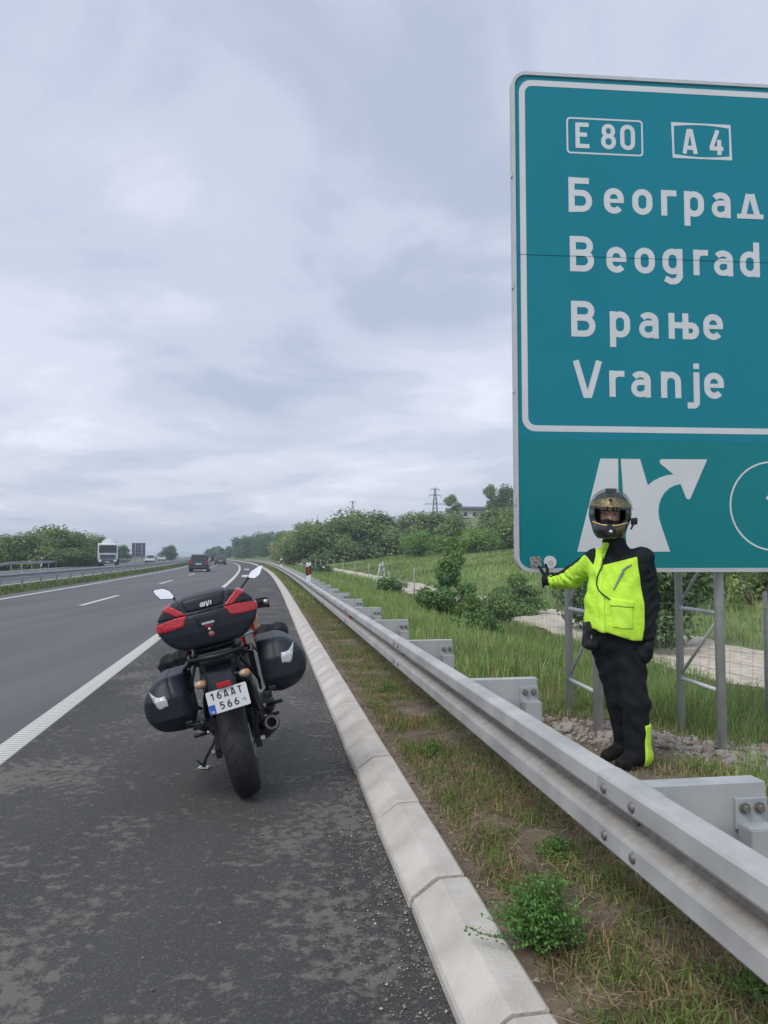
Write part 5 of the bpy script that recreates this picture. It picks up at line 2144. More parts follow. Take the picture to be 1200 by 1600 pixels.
GREEN = [(0.198, 0.287, 0.104), (0.231, 0.336, 0.112), (0.165, 0.250, 0.098), (0.270, 0.360, 0.128)]
DARK = [(0.109, 0.190, 0.090), (0.133, 0.218, 0.092), (0.157, 0.247, 0.099)]
PALE = [(.33, .39, .17), (.40, .43, .21), (.27, .36, .14), (.46, .46, .28)]
FRESH = [(0.209, 0.352, 0.094), (0.242, 0.396, 0.105), (0.171, 0.308, 0.088)]
PROTO = {
    'round': tree_meshes(7.0, 3.2, .5, 42, 9000, .17, GREEN, seed=1),
    'wide': tree_meshes(6.0, 3.8, .3, 44, 9500, .17, GREEN, seed=2),
    'dark': tree_meshes(8.0, 3.3, .5, 42, 9000, .18, DARK, seed=3),
    'pale': tree_meshes(7.4, 3.0, 1.0, 40, 8000, .15, PALE, seed=4),
    'tall': tree_meshes(9.0, 2.6, .7, 36, 7500, .18, GREEN, seed=5),
    'fresh': tree_meshes(3.2, 2.2, .2, 18, 4500, .11, FRESH, seed=6),
    'conifer': None,
}


def px_road(x, Y):
    """the lateral place (world X) of an image column at a distance Y"""
    return (x - 600) / FPX * Y


def tree(kind, X, Y, h, label, group=None, name='broadleaf_tree', wide=1.0, cat='tree', rz=None, z=None):
    crown, trunk = PROTO[kind]
    h0 = {'round': 7.0, 'wide': 6.0, 'dark': 8.0, 'pale': 7.4, 'tall': 9.0, 'fresh': 3.2}[kind]
    k = h / h0
    root = empty(name, (X, Y, (ground_z(X, Y) if z is None else z)), (0, 0, rng.uniform(0, 6.28) if rz is None else rz), label=label, cat=cat, group=group)
    a = obj('crown', crown, root)
    b_ = obj('trunk', trunk, root)
    for o in (a, b_):
        o.scale = (k * wide, k * wide, k)
    return root


# the row beside the meadow, from the pale one at the left to the sign
GR = 'trees bordering the meadow'
row = [
    ('pale', 452, 122, 6.6, 'pale yellowish blossoming tree at the left end of the meadow row', 1.0),
    ('pale', 478, 114, 7.6, 'second pale blossoming tree from the left in the meadow row', 1.0),
    ('wide', 503, 112, 7.0, 'green tree right of the pale blossoming trees, bare trunk beside the track', 1.0),
    ('round', 530, 120, 8.2, 'rounded green tree under the small left pylon', 1.1),
    ('wide', 562, 118, 8.4, 'broad dark green tree directly below the left pylon', 1.1),
    ('dark', 592, 122, 8.2, 'dark rounded tree right of the left pylon', 1.1),
    ('round', 626, 126, 7.0, 'green tree midway between the two pylons', 1.15),
    ('pale', 652, 124, 7.6, 'lighter green tree just left of the tall pylon', 1.15),
    ('wide', 682, 122, 7.0, 'broad tree directly below the tall pylon', 1.15),
    ('dark', 706, 120, 5.4, 'dark tree left of the white house', 1.0),
    ('round', 742, 112, 2.9, 'low green tree below the white house', 1.3),
    ('wide', 781, 100, 6.0, 'broad green tree right of the white house', 1.1),
    ('round', 803, 92, 5.6, 'green tree touching the left edge of the green sign', 1.15),
    ('wide', 832, 92, 6.0, 'tree partly hidden behind the lower part of the green sign', 1.2),
]
for kind, x, Y, h, lab, wd in row:
    tree(kind, px_road(x, Y), Y, h * .86, lab, GR, wide=wd * 1.25)
tree('tall', px_road(709, 185), 185, 8.0, 'slim dark tree standing at the left corner of the white house', GR)
tree('tall', px_road(770, 170), 170, 9.0, 'slim airy tree just right of the white house roof', GR, wide=.8)
tree('dark', px_road(792, 160), 160, 8.5, 'dark tree on the hill touching the sign edge', GR)
tree('fresh', px_road(654, 96), 96, 3.4, 'light green round shrub at the foot of the tree row', 'shrubs at the meadow edge', name='shrub', cat='shrub')
tree('fresh', px_road(742, 88), 88, 3.0, 'light green low shrub below the white house', 'shrubs at the meadow edge', name='shrub', wide=1.4, cat='shrub')
tree('fresh', px_road(690, 100), 100, 2.6, 'low shrub at the meadow edge between the round shrub and the house', 'shrubs at the meadow edge', name='shrub', wide=1.2, cat='shrub')
for x, Y, h, lab in ((1010, 30, 5.0, 'dark green tree seen under the sign between its supports'), (1085, 27, 5.5, 'dark green tree seen under the sign at its right support'), (1165, 30, 5.0, 'green tree under the sign at the right edge of view')):
    tree('round', px_road(x, Y), Y, h, lab, 'trees behind the sign', wide=.8)

# left of the road
GL = 'trees left of the opposite carriageway'
for kind, x, Y, h, lab, wd in (
        ('wide', -14, 98, 5.2, 'tree at the left edge of the picture behind the guardrail', 1.2),
        ('round', 14, 96, 5.4, 'green tree second from the left edge behind the guardrail', 1.2),
        ('wide', 46, 98, 5.4, 'green tree left of the tallest tree beyond the opposite carriageway', 1.1),
        ('round', 82, 104, 7.2, 'tallest broad tree beyond the opposite carriageway', 1.35),
        ('round', 104, 110, 6.4, 'tree close right of the tallest one beyond the opposite carriageway', 1.2),
        ('wide', 128, 112, 5.4, 'paler green tree left of the mixer truck', 1.1),
        ('dark', 158, 150, 6.6, 'dark tree directly behind the mixer truck', 1.3),
        ('dark', 190, 190, 5.2, 'small dark tree between the truck and the back of the sign', 1.2),
        ('dark', 265, 260, 6.0, 'lone dark round tree between the white cars and the road bend', 1.3)):
    tree(kind, px_road(x, Y), Y, h * .84, lab, GL, wide=wd * 1.15)

# the wood at the bend reads as one mass
WV, WF, WC = [], [], []
off = 0
for k in range(46):
    t = k / 45
    x = 292 + 165 * t + random.uniform(-5, 5)
    Y = 470 - 300 * t ** 0.75 + random.uniform(-15, 25)
    X = px_road(x, Y)
    s_, d_ = sd_of(X, Y)
    d_ = max(d_, 9 + random.uniform(0, 12))
    p = road(s_, d_)
    z0 = float(gz(s_, d_))
    ytop = np.interp(x, [292, 330, 355, 375, 392, 420, 457], [860, 850, 842, 830, 828, 830, 836])
    top = 1.5 + (868 - ytop) * Y / 1200 * random.uniform(.82, 1.02)
    hh = max(4, top - z0)
    cr = hh * .42
    blobs = []
    for q in range(14):
        a, rr = random.uniform(0, 6.28), cr * random.uniform(.1, .8)
        blobs.append(((p[0] + rr * math.cos(a), p[1] + rr * math.sin(a), z0 + hh * random.uniform(.15, .86)), (cr * .42, cr * .42, cr * .36)))
    P, v, which = crown_points(blobs, 1500)
    pal = [DARK, GREEN][k % 5 == 0]
    col = np.array(pal)[rng.integers(0, len(pal), 14)][which] * np.clip(1 + .2 * rng.normal(size=(1500, 1)), .5, 1.7)
    V, F, Cc = leaf_cloud(P, v + np.array([0, 0, .5]), .20 * Y / 200 * rng.uniform(.8, 1.3, 1500), col)
    WV.append(V)
    WF.append(F + off)
    WC.append(Cc)
    off += len(V)
wood = obj('woodland', np_mesh('woodland', np.concatenate(WV), np.concatenate(WF), M_LEAF, False, None, np.concatenate(WC)))
tag(wood, 'dark green wood where the motorway bends left', 'woodland', kind='stuff')

# conifer tip above the row
root = empty('conifer', (px_road(496, 150), 150, ground_z(px_road(496, 150), 150)), label='thin dark conifer tip rising above the tree row left of the small pylon', cat='tree')
n = 2600
tz = rng.uniform(0.05, 1, n)
a = rng.uniform(0, 6.28, n)
rr = (1 - tz) * 1.1 * rng.uniform(.4, 1, n) + .08
P = np.stack([rr * np.cos(a), rr * np.sin(a), tz * 7.9], 1)
V, F, Cc = leaf_cloud(P, np.stack([np.cos(a), np.sin(a), 0 * a + .3], 1), .16, tint(n, (.02, .04, .025)))
obj('crown', np_mesh('crown', V, F, M_LEAF, False, None, Cc), root)
b = MB()
b.tube([(0, 0, -.3), (0, 0, 9)], [.16, .03], M_BARK, 6)
b.build('trunk', root)


# ---- near bushes in the grass slope


def bush(X, Y, rx, ry, h, n, leaf, cols, label, cat='bush', twig=None, seed=0, group=None):
    r_ = random.Random(seed)
    root = empty('bush', (X, Y, ground_z(X, Y)), label=label, cat=cat, group=group)
    blobs = []
    sb = MB()
    for k in range(22):
        a = r_.uniform(0, 6.28)
        q = r_.uniform(0, 1) ** .6
        z = h * r_.uniform(.12, .9) * (1 - .45 * q)
        c = (rx * q * math.cos(a), ry * q * math.sin(a), z)
        br = r_.uniform(.16, .34) * min(rx, h)
        blobs.append((c, (br, br, br * .8)))
        if k % 2 == 0:
            sb.tube([(c[0] * .1, c[1] * .1, -.1), (c[0] * .5, c[1] * .5, z * .6), c], [.014 * h, .009 * h, .004 * h], M_BARK, 5, cap=False)
    for (tx, ty, tz) in (twig or []):
        sb.tube([(0, 0, h * .4), (tx * .6, ty * .6, tz * .7), (tx, ty, tz)], [.012, .008, .003], M_BARK, 5, cap=False)
        for q in range(10):
            t = .45 + .55 * q / 9
            blobs.append(((tx * t + r_.uniform(-.12, .12), ty * t, tz * t + r_.uniform(-.05, .05)), (.13 * (1.2 - t * .6), .13, .08)))
    P, v, which = crown_points(blobs, n)
    P[:, 2] = np.maximum(P[:, 2], .02)
    col = np.array(cols)[rng.integers(0, len(cols), len(blobs))][which] * np.clip(1 + .25 * rng.normal(size=(n, 1)), .5, 1.9)
    V, F, Cc = leaf_cloud(P, v + np.array([0, 0, .6]), leaf * rng.uniform(.7, 1.3, n), col, .5)
    obj('foliage', np_mesh('foliage', V, F, M_LEAF, False, None, Cc), root)
    sb.build('stem', root)
    return root


BG = [(0.177, 0.317, 0.105), (0.149, 0.270, 0.095), (0.213, 0.358, 0.121), (0.120, 0.230, 0.086)]
GB = 'bushes along the wire fence'
bush(px_road(700, 19.5), 19.5, .72, .7, 1.7, 9000, .040, BG, 'largest leafy bush beyond the guardrail, with a thin upright shoot', twig=[(.15, 0, 2.35), (-.1, .1, 2.1), (.35, 0, 1.9)], seed=3, group=GB)
bush(px_road(756, 18.5), 18.5, .7, .6, 1.0, 6000, .034, [(.19, .31, .10), (.22, .34, .11)], 'lighter green lower bush right of the largest bush', seed=4, group=GB)
bush(px_road(806, 21), 21, .75, .7, 1.25, 6500, .045, BG, 'rounded dark bush left of the sign corner', seed=5, group=GB)
bush(px_road(738, 15.0), 15.0, .55, .4, .55, 4000, .030, BG, 'low weedy bush in front of the larger bushes', seed=6, group=GB)
bush(px_road(612, 34), 34, .7, .6, .9, 2500, .06, BG, 'small bush at the foot of the broken gate', seed=7, group=GB)
bush(px_road(502, 66), 66, .9, .8, 1.2, 1500, .10, DARK, 'small dark bush where the track meets the tree row', seed=8, group=GB)
bush(px_road(1040, 13.5), 13.5, 1.3, 1.0, 2.6, 8000, .05, DARK, 'dark bush behind the track, seen between the sign supports', seed=9, group='bushes behind the sign')
bush(px_road(965, 16.5), 16.5, 1.2, 1.0, 2.2, 6000, .05, DARK, 'dark bush behind the track, hidden mostly by the person', seed=10, group='bushes behind the sign')
bush(px_road(1180, 19.0), 19.0, 1.6, 1.2, 2.8, 7000, .06, GREEN, 'green bush behind the track at the right edge of view', seed=11, group='bushes behind the sign')


# ---- grass: countless blades, one object for each stretch


def blades(name, s, d, h, w, cols, label, lean=.35, zoff=0.0, straw=False):
    n = len(s)
    P = road(s, d, 0.0)
    P[:, 2] = gz(s, d) + zoff - .005
    a = rng.uniform(0, 6.28, n)
    face = np.stack([np.cos(a), np.sin(a), 0 * a], 1)
    la = rng.uniform(0, 6.28, n)
    ln = np.abs(rng.normal(size=n)) * lean
    L = np.stack([np.cos(la) * ln, np.sin(la) * ln, 0 * ln], 1)
    h = h[:, None]
    w = w[:, None] if hasattr(w, '__len__') else w
    up = np.array([0, 0, 1.0])
    V = np.empty((n, 5, 3))
    V[:, 0] = P - face * w
    V[:, 1] = P + face * w
    mid = P + (up * .55 + L * .35) * h
    V[:, 2] = mid + face * w * .75
    V[:, 3] = mid - face * w * .75
    V[:, 4] = P + (up * (1 - .3 * np.minimum(ln, 1.5)[:, None]) + L * 1.05) * h
    V = V.reshape(-1, 3)
    b0 = np.arange(n) * 5
    F = np.empty((n, 3, 3), dtype=np.int64)
    F[:, 0] = np.stack([b0, b0 + 1, b0 + 2], 1)
    F[:, 1] = np.stack([b0, b0 + 2, b0 + 3], 1)
    F[:, 2] = np.stack([b0 + 3, b0 + 2, b0 + 4], 1)
    o = obj(name, np_mesh(name, V, F.reshape(-1, 3), M_BLADE, False, None, np.repeat(cols, 5, 0)))
    return tag(o, label, 'grass', kind='stuff')


def patchy(s, d, scale, seed):
    return np.array([mnoise.noise(Vector((a * scale, b * scale, seed))) for a, b in zip(s, d)])


# verge between kerb and guardrail: short, half dry, bare patches
n = 95000
s = 0.6 + 24 * rng.uniform(0, 1, n) ** 1.9
d = rng.uniform(.27, 1.30, n)
pn = patchy(s, d, 2.1, 3.0)
pn2 = patchy(s, d, 6.0, 9.0)
keep = (pn + .5 * pn2 + rng.normal(size=n) * .12 > -.16 - .25 * (d - .5)) & (d > .30 + .07 * rng.uniform(0, 1, n))
s, d, pn, pn2 = s[keep], d[keep], pn[keep], pn2[keep]
n = len(s)
dry = rng.uniform(0, 1, n) < np.clip(.52 - 1.2 * pn2, .12, .95)
cols = np.where(dry[:, None], tint(n, (.29, .225, .115), .28), tint(n, (.165, .235, .06), .28))
blades('verge_grass', s, d, np.clip(.022 + .05 * rng.uniform(0, 1, n) + .05 * np.clip(pn, 0, 1), .02, .16) * (1 + .5 * (rng.uniform(0, 1, n) > .93)), .0022 + .0012 * rng.uniform(0, 1, n), cols, 'short patchy half dry grass between kerb and guardrail', .8)
n = 9000
s = rng.uniform(20, 130, n)
d = rng.uniform(.3, 1.25, n)
cols = np.where((rng.uniform(0, 1, n) < .3)[:, None], tint(n, (.38, .31, .16), .2), tint(n, (.18, .25, .075), .25))
blades('far_verge_grass', s, d, .06 + .07 * rng.uniform(0, 1, n), .006 + .0004 * s, cols, 'low grass strip along the distant guardrail', .6)
# straw lying about
n = 12000
s = 0.6 + 20 * rng.uniform(0, 1, n) ** 1.8
d = rng.uniform(.27, 1.5, n)
P = road(s, d, 0.0)
P[:, 2] = gz(s, d) + .008 + .02 * rng.uniform(0, 1, n)
a = rng.uniform(0, 6.28, n)
ln = rng.uniform(.02, .11, n)[:, None]
dr = np.stack([np.cos(a), np.sin(a), rng.uniform(-.25, .35, n)], 1) * ln
sd = np.stack([-np.sin(a), np.cos(a), 0 * a], 1) * .0016
V = np.stack([P - sd, P + sd, P + dr + sd * .6, P + dr - sd * .6], 1).reshape(-1, 3)
o = obj('straw', np_mesh('straw', V, np.arange(n * 4).reshape(n, 4), M_BLADE, False, None, np.repeat(tint(n, (.40, .31, .17), .3), 4, 0)))
tag(o, 'scattered dry straw and stalks on the verge soil', 'straw', kind='stuff')
n = 3600
s = rng.uniform(3.0, 7.2, n)
d = rng.uniform(1.0, 2.7, n)
P = road(s, d, 0.0)
P[:, 2] = gz(s, d) + .006 + .015 * rng.uniform(0, 1, n)
a = rng.uniform(0, 6.28, n)
ln = rng.uniform(.03, .12, n)[:, None]
dr = np.stack([np.cos(a), np.sin(a), rng.uniform(-.1, .4, n)], 1) * ln
sd = np.stack([-np.sin(a), np.cos(a), 0 * a], 1) * .0018
V = np.stack([P - sd, P + sd, P + dr + sd * .6, P + dr - sd * .6], 1).reshape(-1, 3)
o = obj('trodden_straw', np_mesh('trodden_straw', V, np.arange(n * 4).reshape(n, 4), M_BLADE, False, None, np.repeat(tint(n, (.34, .265, .145), .3), 4, 0)))
tag(o, 'flattened dry stalks round the feet of the person', 'straw', kind='stuff')
# trodden patch round the rider and the sign feet
n = 26000
s = rng.uniform(2.2, 9.0, n)
d = rng.uniform(1.0, 3.4, n)
pn = patchy(s, d, 1.6, 5.0)
P = road(s, d)
stony = (np.abs(P[:, 1] - (5.70 + .05 * P[:, 0])) < .56 + .1 * pn) & (P[:, 0] > 1.15) & (P[:, 0] < 3.6)
worn = (np.hypot(P[:, 0] - 1.7, (P[:, 1] - 5.0) * 1.5) < .9)
keep = ~stony & (pn + rng.normal(size=n) * .15 > -.22)
s, d, pn, worn = s[keep], d[keep], pn[keep], worn[keep]
n = len(s)
dry = rng.uniform(0, 1, n) < np.clip(.32 - .6 * pn + .35 * worn, .08, .85)
cols = np.where(dry[:, None], tint(n, (.40, .33, .17), .25), tint(n, (.19, .28, .075), .28))
blades('trodden_grass', s, d, np.clip(.06 + .10 * rng.uniform(0, 1, n) + .12 * np.clip(pn, 0, 1), .03, .3) * np.where(worn, .4, .8), .003, cols, 'trodden short grass round the feet of the person and the sign', .7)
# tall grass on the slope behind the guardrail
n = 62000
s = 1.5 + 43 * rng.uniform(0, 1, n) ** 1.45
d = 1.05 + 4.3 * rng.uniform(0, 1, n)
pn = patchy(s, d, .55, 2.0)
pn2 = patchy(s, d, 2.2, 8.0)
P = road(s, d)
near_sign = (np.abs(P[:, 1] - (5.72 + .05 * P[:, 0])) < .80) & (P[:, 0] > 1.1) & (P[:, 0] < 3.9)
rider = (np.hypot(P[:, 0] - 1.5, P[:, 1] - 4.95) < .75)
keep = ~near_sign & ~rider & ((d > 2.3) | (s > 8.0) | (rng.uniform(0, 1, n) < .25)) & (d > 1.15 + .25 * rng.uniform(0, 1, n))
s, d, pn, pn2 = s[keep], d[keep], pn[keep], pn2[keep]
n = len(s)
hh = (.16 + .15 * rng.uniform(0, 1, n) + .16 * np.clip(pn + .3 * pn2, 0, 1)) * np.clip((d - .8) / 1.2, .4, 1)
seed_head = rng.uniform(0, 1, n) > .955
hh = np.where(seed_head, hh * 1.5, hh) * np.clip(1.3 - .22 * np.maximum(d - 2, 0), .42, 1)
cols = np.where((rng.uniform(0, 1, n) < .16)[:, None], tint(n, (.40, .40, .20), .2), tint(n, (.235, .345, .105), .25) * (1 + .35 * pn[:, None]))
blades('tall_grass', s, d, hh, .0032 * (1 + s / 14), np.clip(cols, .01, .6), 'tall green grass on the slope between guardrail and wire fence', .38)
# the same slope farther along
n = 16000
s = rng.uniform(42, 150, n)
d = 1.1 + 5.2 * rng.uniform(0, 1, n)
pn = patchy(s, d, .2, 2.0)
cols = tint(n, (.23, .335, .105), .25) * (1 + .4 * pn[:, None])
blades('far_slope_grass', s, d, .2 + .25 * rng.uniform(0, 1, n), .02 + .0002 * s, np.clip(cols, .01, .6), 'grass on the slope beside the distant guardrail', .4)
# the meadow beyond the track
n = 46000
s = 8 + 112 * rng.uniform(0, 1, n) ** 1.25
d = 7.5 + s * .012 + 24 * rng.uniform(0, 1, n) ** 1.2
pn = patchy(s, d, .14, 4.0)
pn2 = patchy(s, d, .6, 6.0)
cols = np.where((rng.uniform(0, 1, n) < .2)[:, None], tint(n, (.38, .38, .18), .2), tint(n, (.225, .335, .10), .22)) * (1 + .5 * pn[:, None] + .2 * pn2[:, None])
blades('meadow_grass', s, d, .16 + .16 * rng.uniform(0, 1, n) + .1 * np.clip(pn2, 0, 1), .004 + .00055 * s, np.clip(cols, .01, .6), 'green meadow rising beyond the gravel track', .4)
# median
n = 15000
s = 14 + 190 * rng.uniform(0, 1, n) ** 1.3
d = rng.uniform(-12.75, -10.55, n)
cols = tint(n, (.18, .25, .085), .28)
blades('median_grass', s, d, .10 + .14 * rng.uniform(0, 1, n) * (np.abs(d + 11.4) < .8), .010 + .00035 * s, cols, 'low grass under the guardrail of the median', .5)

# ---- the leafy clover plant spilling over the kerb
X, Y = .548, 2.80
cl_root = empty('clover_plant', (X, Y, ground_z(X, Y)), label='bushy bright green clover plant growing over the kerb edge', cat='plant')
M_STEM = mat('plant_stem', (.10, .14, .05), .7)
sb = MB()
LP, LN, LS, LC = [], [], [], []
r_ = random.Random(11)
for k in range(260):
    a = r_.uniform(0, 6.28)
    q = r_.uniform(.03, 1) ** .7
    tip = Vector((.185 * q * math.cos(a) * r_.uniform(.7, 1.15) + .01, .155 * q * math.sin(a), .25 * (1 - .6 * q * q) * r_.uniform(.45, 1.15)))
    mid = Vector((tip.x * .45, tip.y * .45, tip.z * .62))
    sb.tube([(tip.x * .06, tip.y * .06, -.01), mid, tip], [.0020, .0016, .0009], M_STEM, 4, cap=False)
    for j in range(7):
        t = .30 + .70 * j / 6
        c = mid.lerp(tip, max(0, (t - .45) / .55)) if t > .45 else mid * (t / .45)
        out = Vector((r_.uniform(-1, 1), r_.uniform(-1, 1), r_.uniform(-.1, .6))).normalized() * .013
        for m3 in range(3):
            an = m3 * 2.1 + r_.uniform(-.2, .2)
            LP.append(tuple(c + out + Vector((math.cos(an) * .008, math.sin(an) * .008, 0))))
            LN.append((math.cos(an) * .4, math.sin(an) * .4, 1))
            LS.append(r_.uniform(.0055, .0095))
            kf = r_.uniform(.7, 1.35)
            LC.append((.13 * kf, .29 * kf, .07 * kf))
# one sprig lies out over the concrete
sp_pts = [Vector((-.06, -.045, .07)), Vector((-.13, -.05, .062)), Vector((-.20, -.035, .070)), Vector((-.262, -.015, .088))]
sb.tube(sp_pts, [.0028, .0024, .002, .0012], M_STEM, 5)
for j in range(20):
    t = j / 19 * 3
    i = min(int(t), 2)
    c = sp_pts[i].lerp(sp_pts[i + 1], t - i)
    sd_ = -1 if j % 2 else 1
    for m3 in range(3):
        LP.append(tuple(c + Vector((r_.uniform(-.012, .004), sd_ * r_.uniform(.008, .024), r_.uniform(-.012, .014)))))
        LN.append((0, sd_ * .3, 1))
        LS.append(r_.uniform(.006, .0105))
        LC.append((.12, .22, .07))
V, F, Cc = leaf_cloud(np.array(LP), np.array(LN), np.array(LS), np.array(LC), .55, .2)
obj('foliage', np_mesh('foliage', V, F, M_LEAF, False, None, Cc), cl_root)
sb.build('stem', cl_root)
# small weeds in the verge
GW = 'weeds in the verge'
for (s, d, h, lab) in ((3.55, .72, .10, 'small leafy weed right of the clover plant, nearer the guardrail'), (5.4, .55, .11, 'green grass tuft halfway up the verge'), (2.35, .95, .12, 'leafy weed under the guardrail near the lower right corner'), (7.9, .62, .10, 'low green tuft on the verge beside the motorcycle')):
    p = rpt(s, d, gz(s, d))
    root = empty('weed', p, label=lab, cat='weed', group=GW)
    n = 420
    a = rng.uniform(0, 6.28, n)
    q = rng.uniform(0, 1, n)
    P = np.stack([np.cos(a) * q * h * 1.1, np.sin(a) * q * h * 1.1, h * (1 - .6 * q) * rng.uniform(.2, 1, n)], 1)
    V, F, Cc = leaf_cloud(P, np.stack([np.cos(a), np.sin(a), 0 * a + 1], 1), rng.uniform(.007, .014, n), tint(n, (.12, .24, .055)), .35)
    obj('foliage', np_mesh('foliage', V, F, M_LEAF, False, None, Cc), root)
    b = MB()
    for k in range(9):
        an = k * .7
        b.tube([(0, 0, -.01), (math.cos(an) * h * .6, math.sin(an) * h * .6, h * .7)], .0016, M_STEM, 4, cap=False)
    b.build('stem', root)

# ---- loose grit on the shoulder, thickest along the kerb
n = 5200
s = 1.2 + 15 * rng.uniform(0, 1, n) ** 1.7
dd = -np.abs(rng.normal(size=n)) * .13 - .005
far = rng.uniform(0, 1, n) < .10
dd = np.where(far, -rng.uniform(0, 2.6, n), dd)
P = road(s, dd, 0.0)
r = np.clip(np.abs(rng.normal(size=n)) * .0026 + .0018, 0, .010)
octa = np.array([(1, 0, 0), (0, 1, 0), (-1, 0, 0), (0, -1, 0), (0, 0, .8), (0, 0, -.6)], dtype=float)
ang = rng.uniform(0, 6.28, n)
ca, sa = np.cos(ang), np.sin(ang)
O = octa[None] * rng.uniform(.7, 1.3, (n, 6, 1))
ox = O[..., 0] * ca[:, None] - O[..., 1] * sa[:, None]
oy = O[..., 0] * sa[:, None] + O[..., 1] * ca[:, None]
V = np.stack([ox, oy, O[..., 2]], -1) * r[:, None, None] + P[:, None, :] + np.array([0, 0, 1])[None, None] * (r * .5)[:, None, None]
tri = np.array([(0, 1, 4), (1, 2, 4), (2, 3, 4), (3, 0, 4), (1, 0, 5), (2, 1, 5), (3, 2, 5), (0, 3, 5)])
F = (np.arange(n) * 6)[:, None, None] + tri[None]
M_GRIT = leaf_mat('grit', 0.0, .9)
o = obj('grit', np_mesh('grit', V.reshape(-1, 3), F.reshape(-1, 3), M_GRIT, False, None, np.repeat(tint(n, (.27, .25, .21), .35, .05), 6, 0)))
tag(o, 'loose grit scattered on the shoulder along the kerb', 'grit', kind='stuff')
# clods and pebbles on the verge soil
n = 2600
s = .8 + 16 * rng.uniform(0, 1, n) ** 1.7
dd = np.where(rng.uniform(0, 1, n) < .5, .27 + np.abs(rng.normal(size=n)) * .06, rng.uniform(.3, 1.2, n))
P = road(s, dd, 0.0)
P[:, 2] = gz(s, dd)
r = np.clip(np.abs(rng.normal(size=n)) * .005 + .003, 0, .018)
O = octa[None] * rng.uniform(.7, 1.3, (n, 6, 1))
V = O * r[:, None, None] + P[:, None, :]
F = (np.arange(n) * 6)[:, None, None] + tri[None]
o = obj('verge_pebbles', np_mesh('verge_pebbles', V.reshape(-1, 3), F.reshape(-1, 3), M_GRIT, False, None, np.repeat(tint(n, (.19, .165, .13), .4, .05), 6, 0)))
tag(o, 'small clods and pebbles on the verge soil', 'pebbles', kind='stuff')

# ================================================================== TRAFFIC AND FAR THINGS


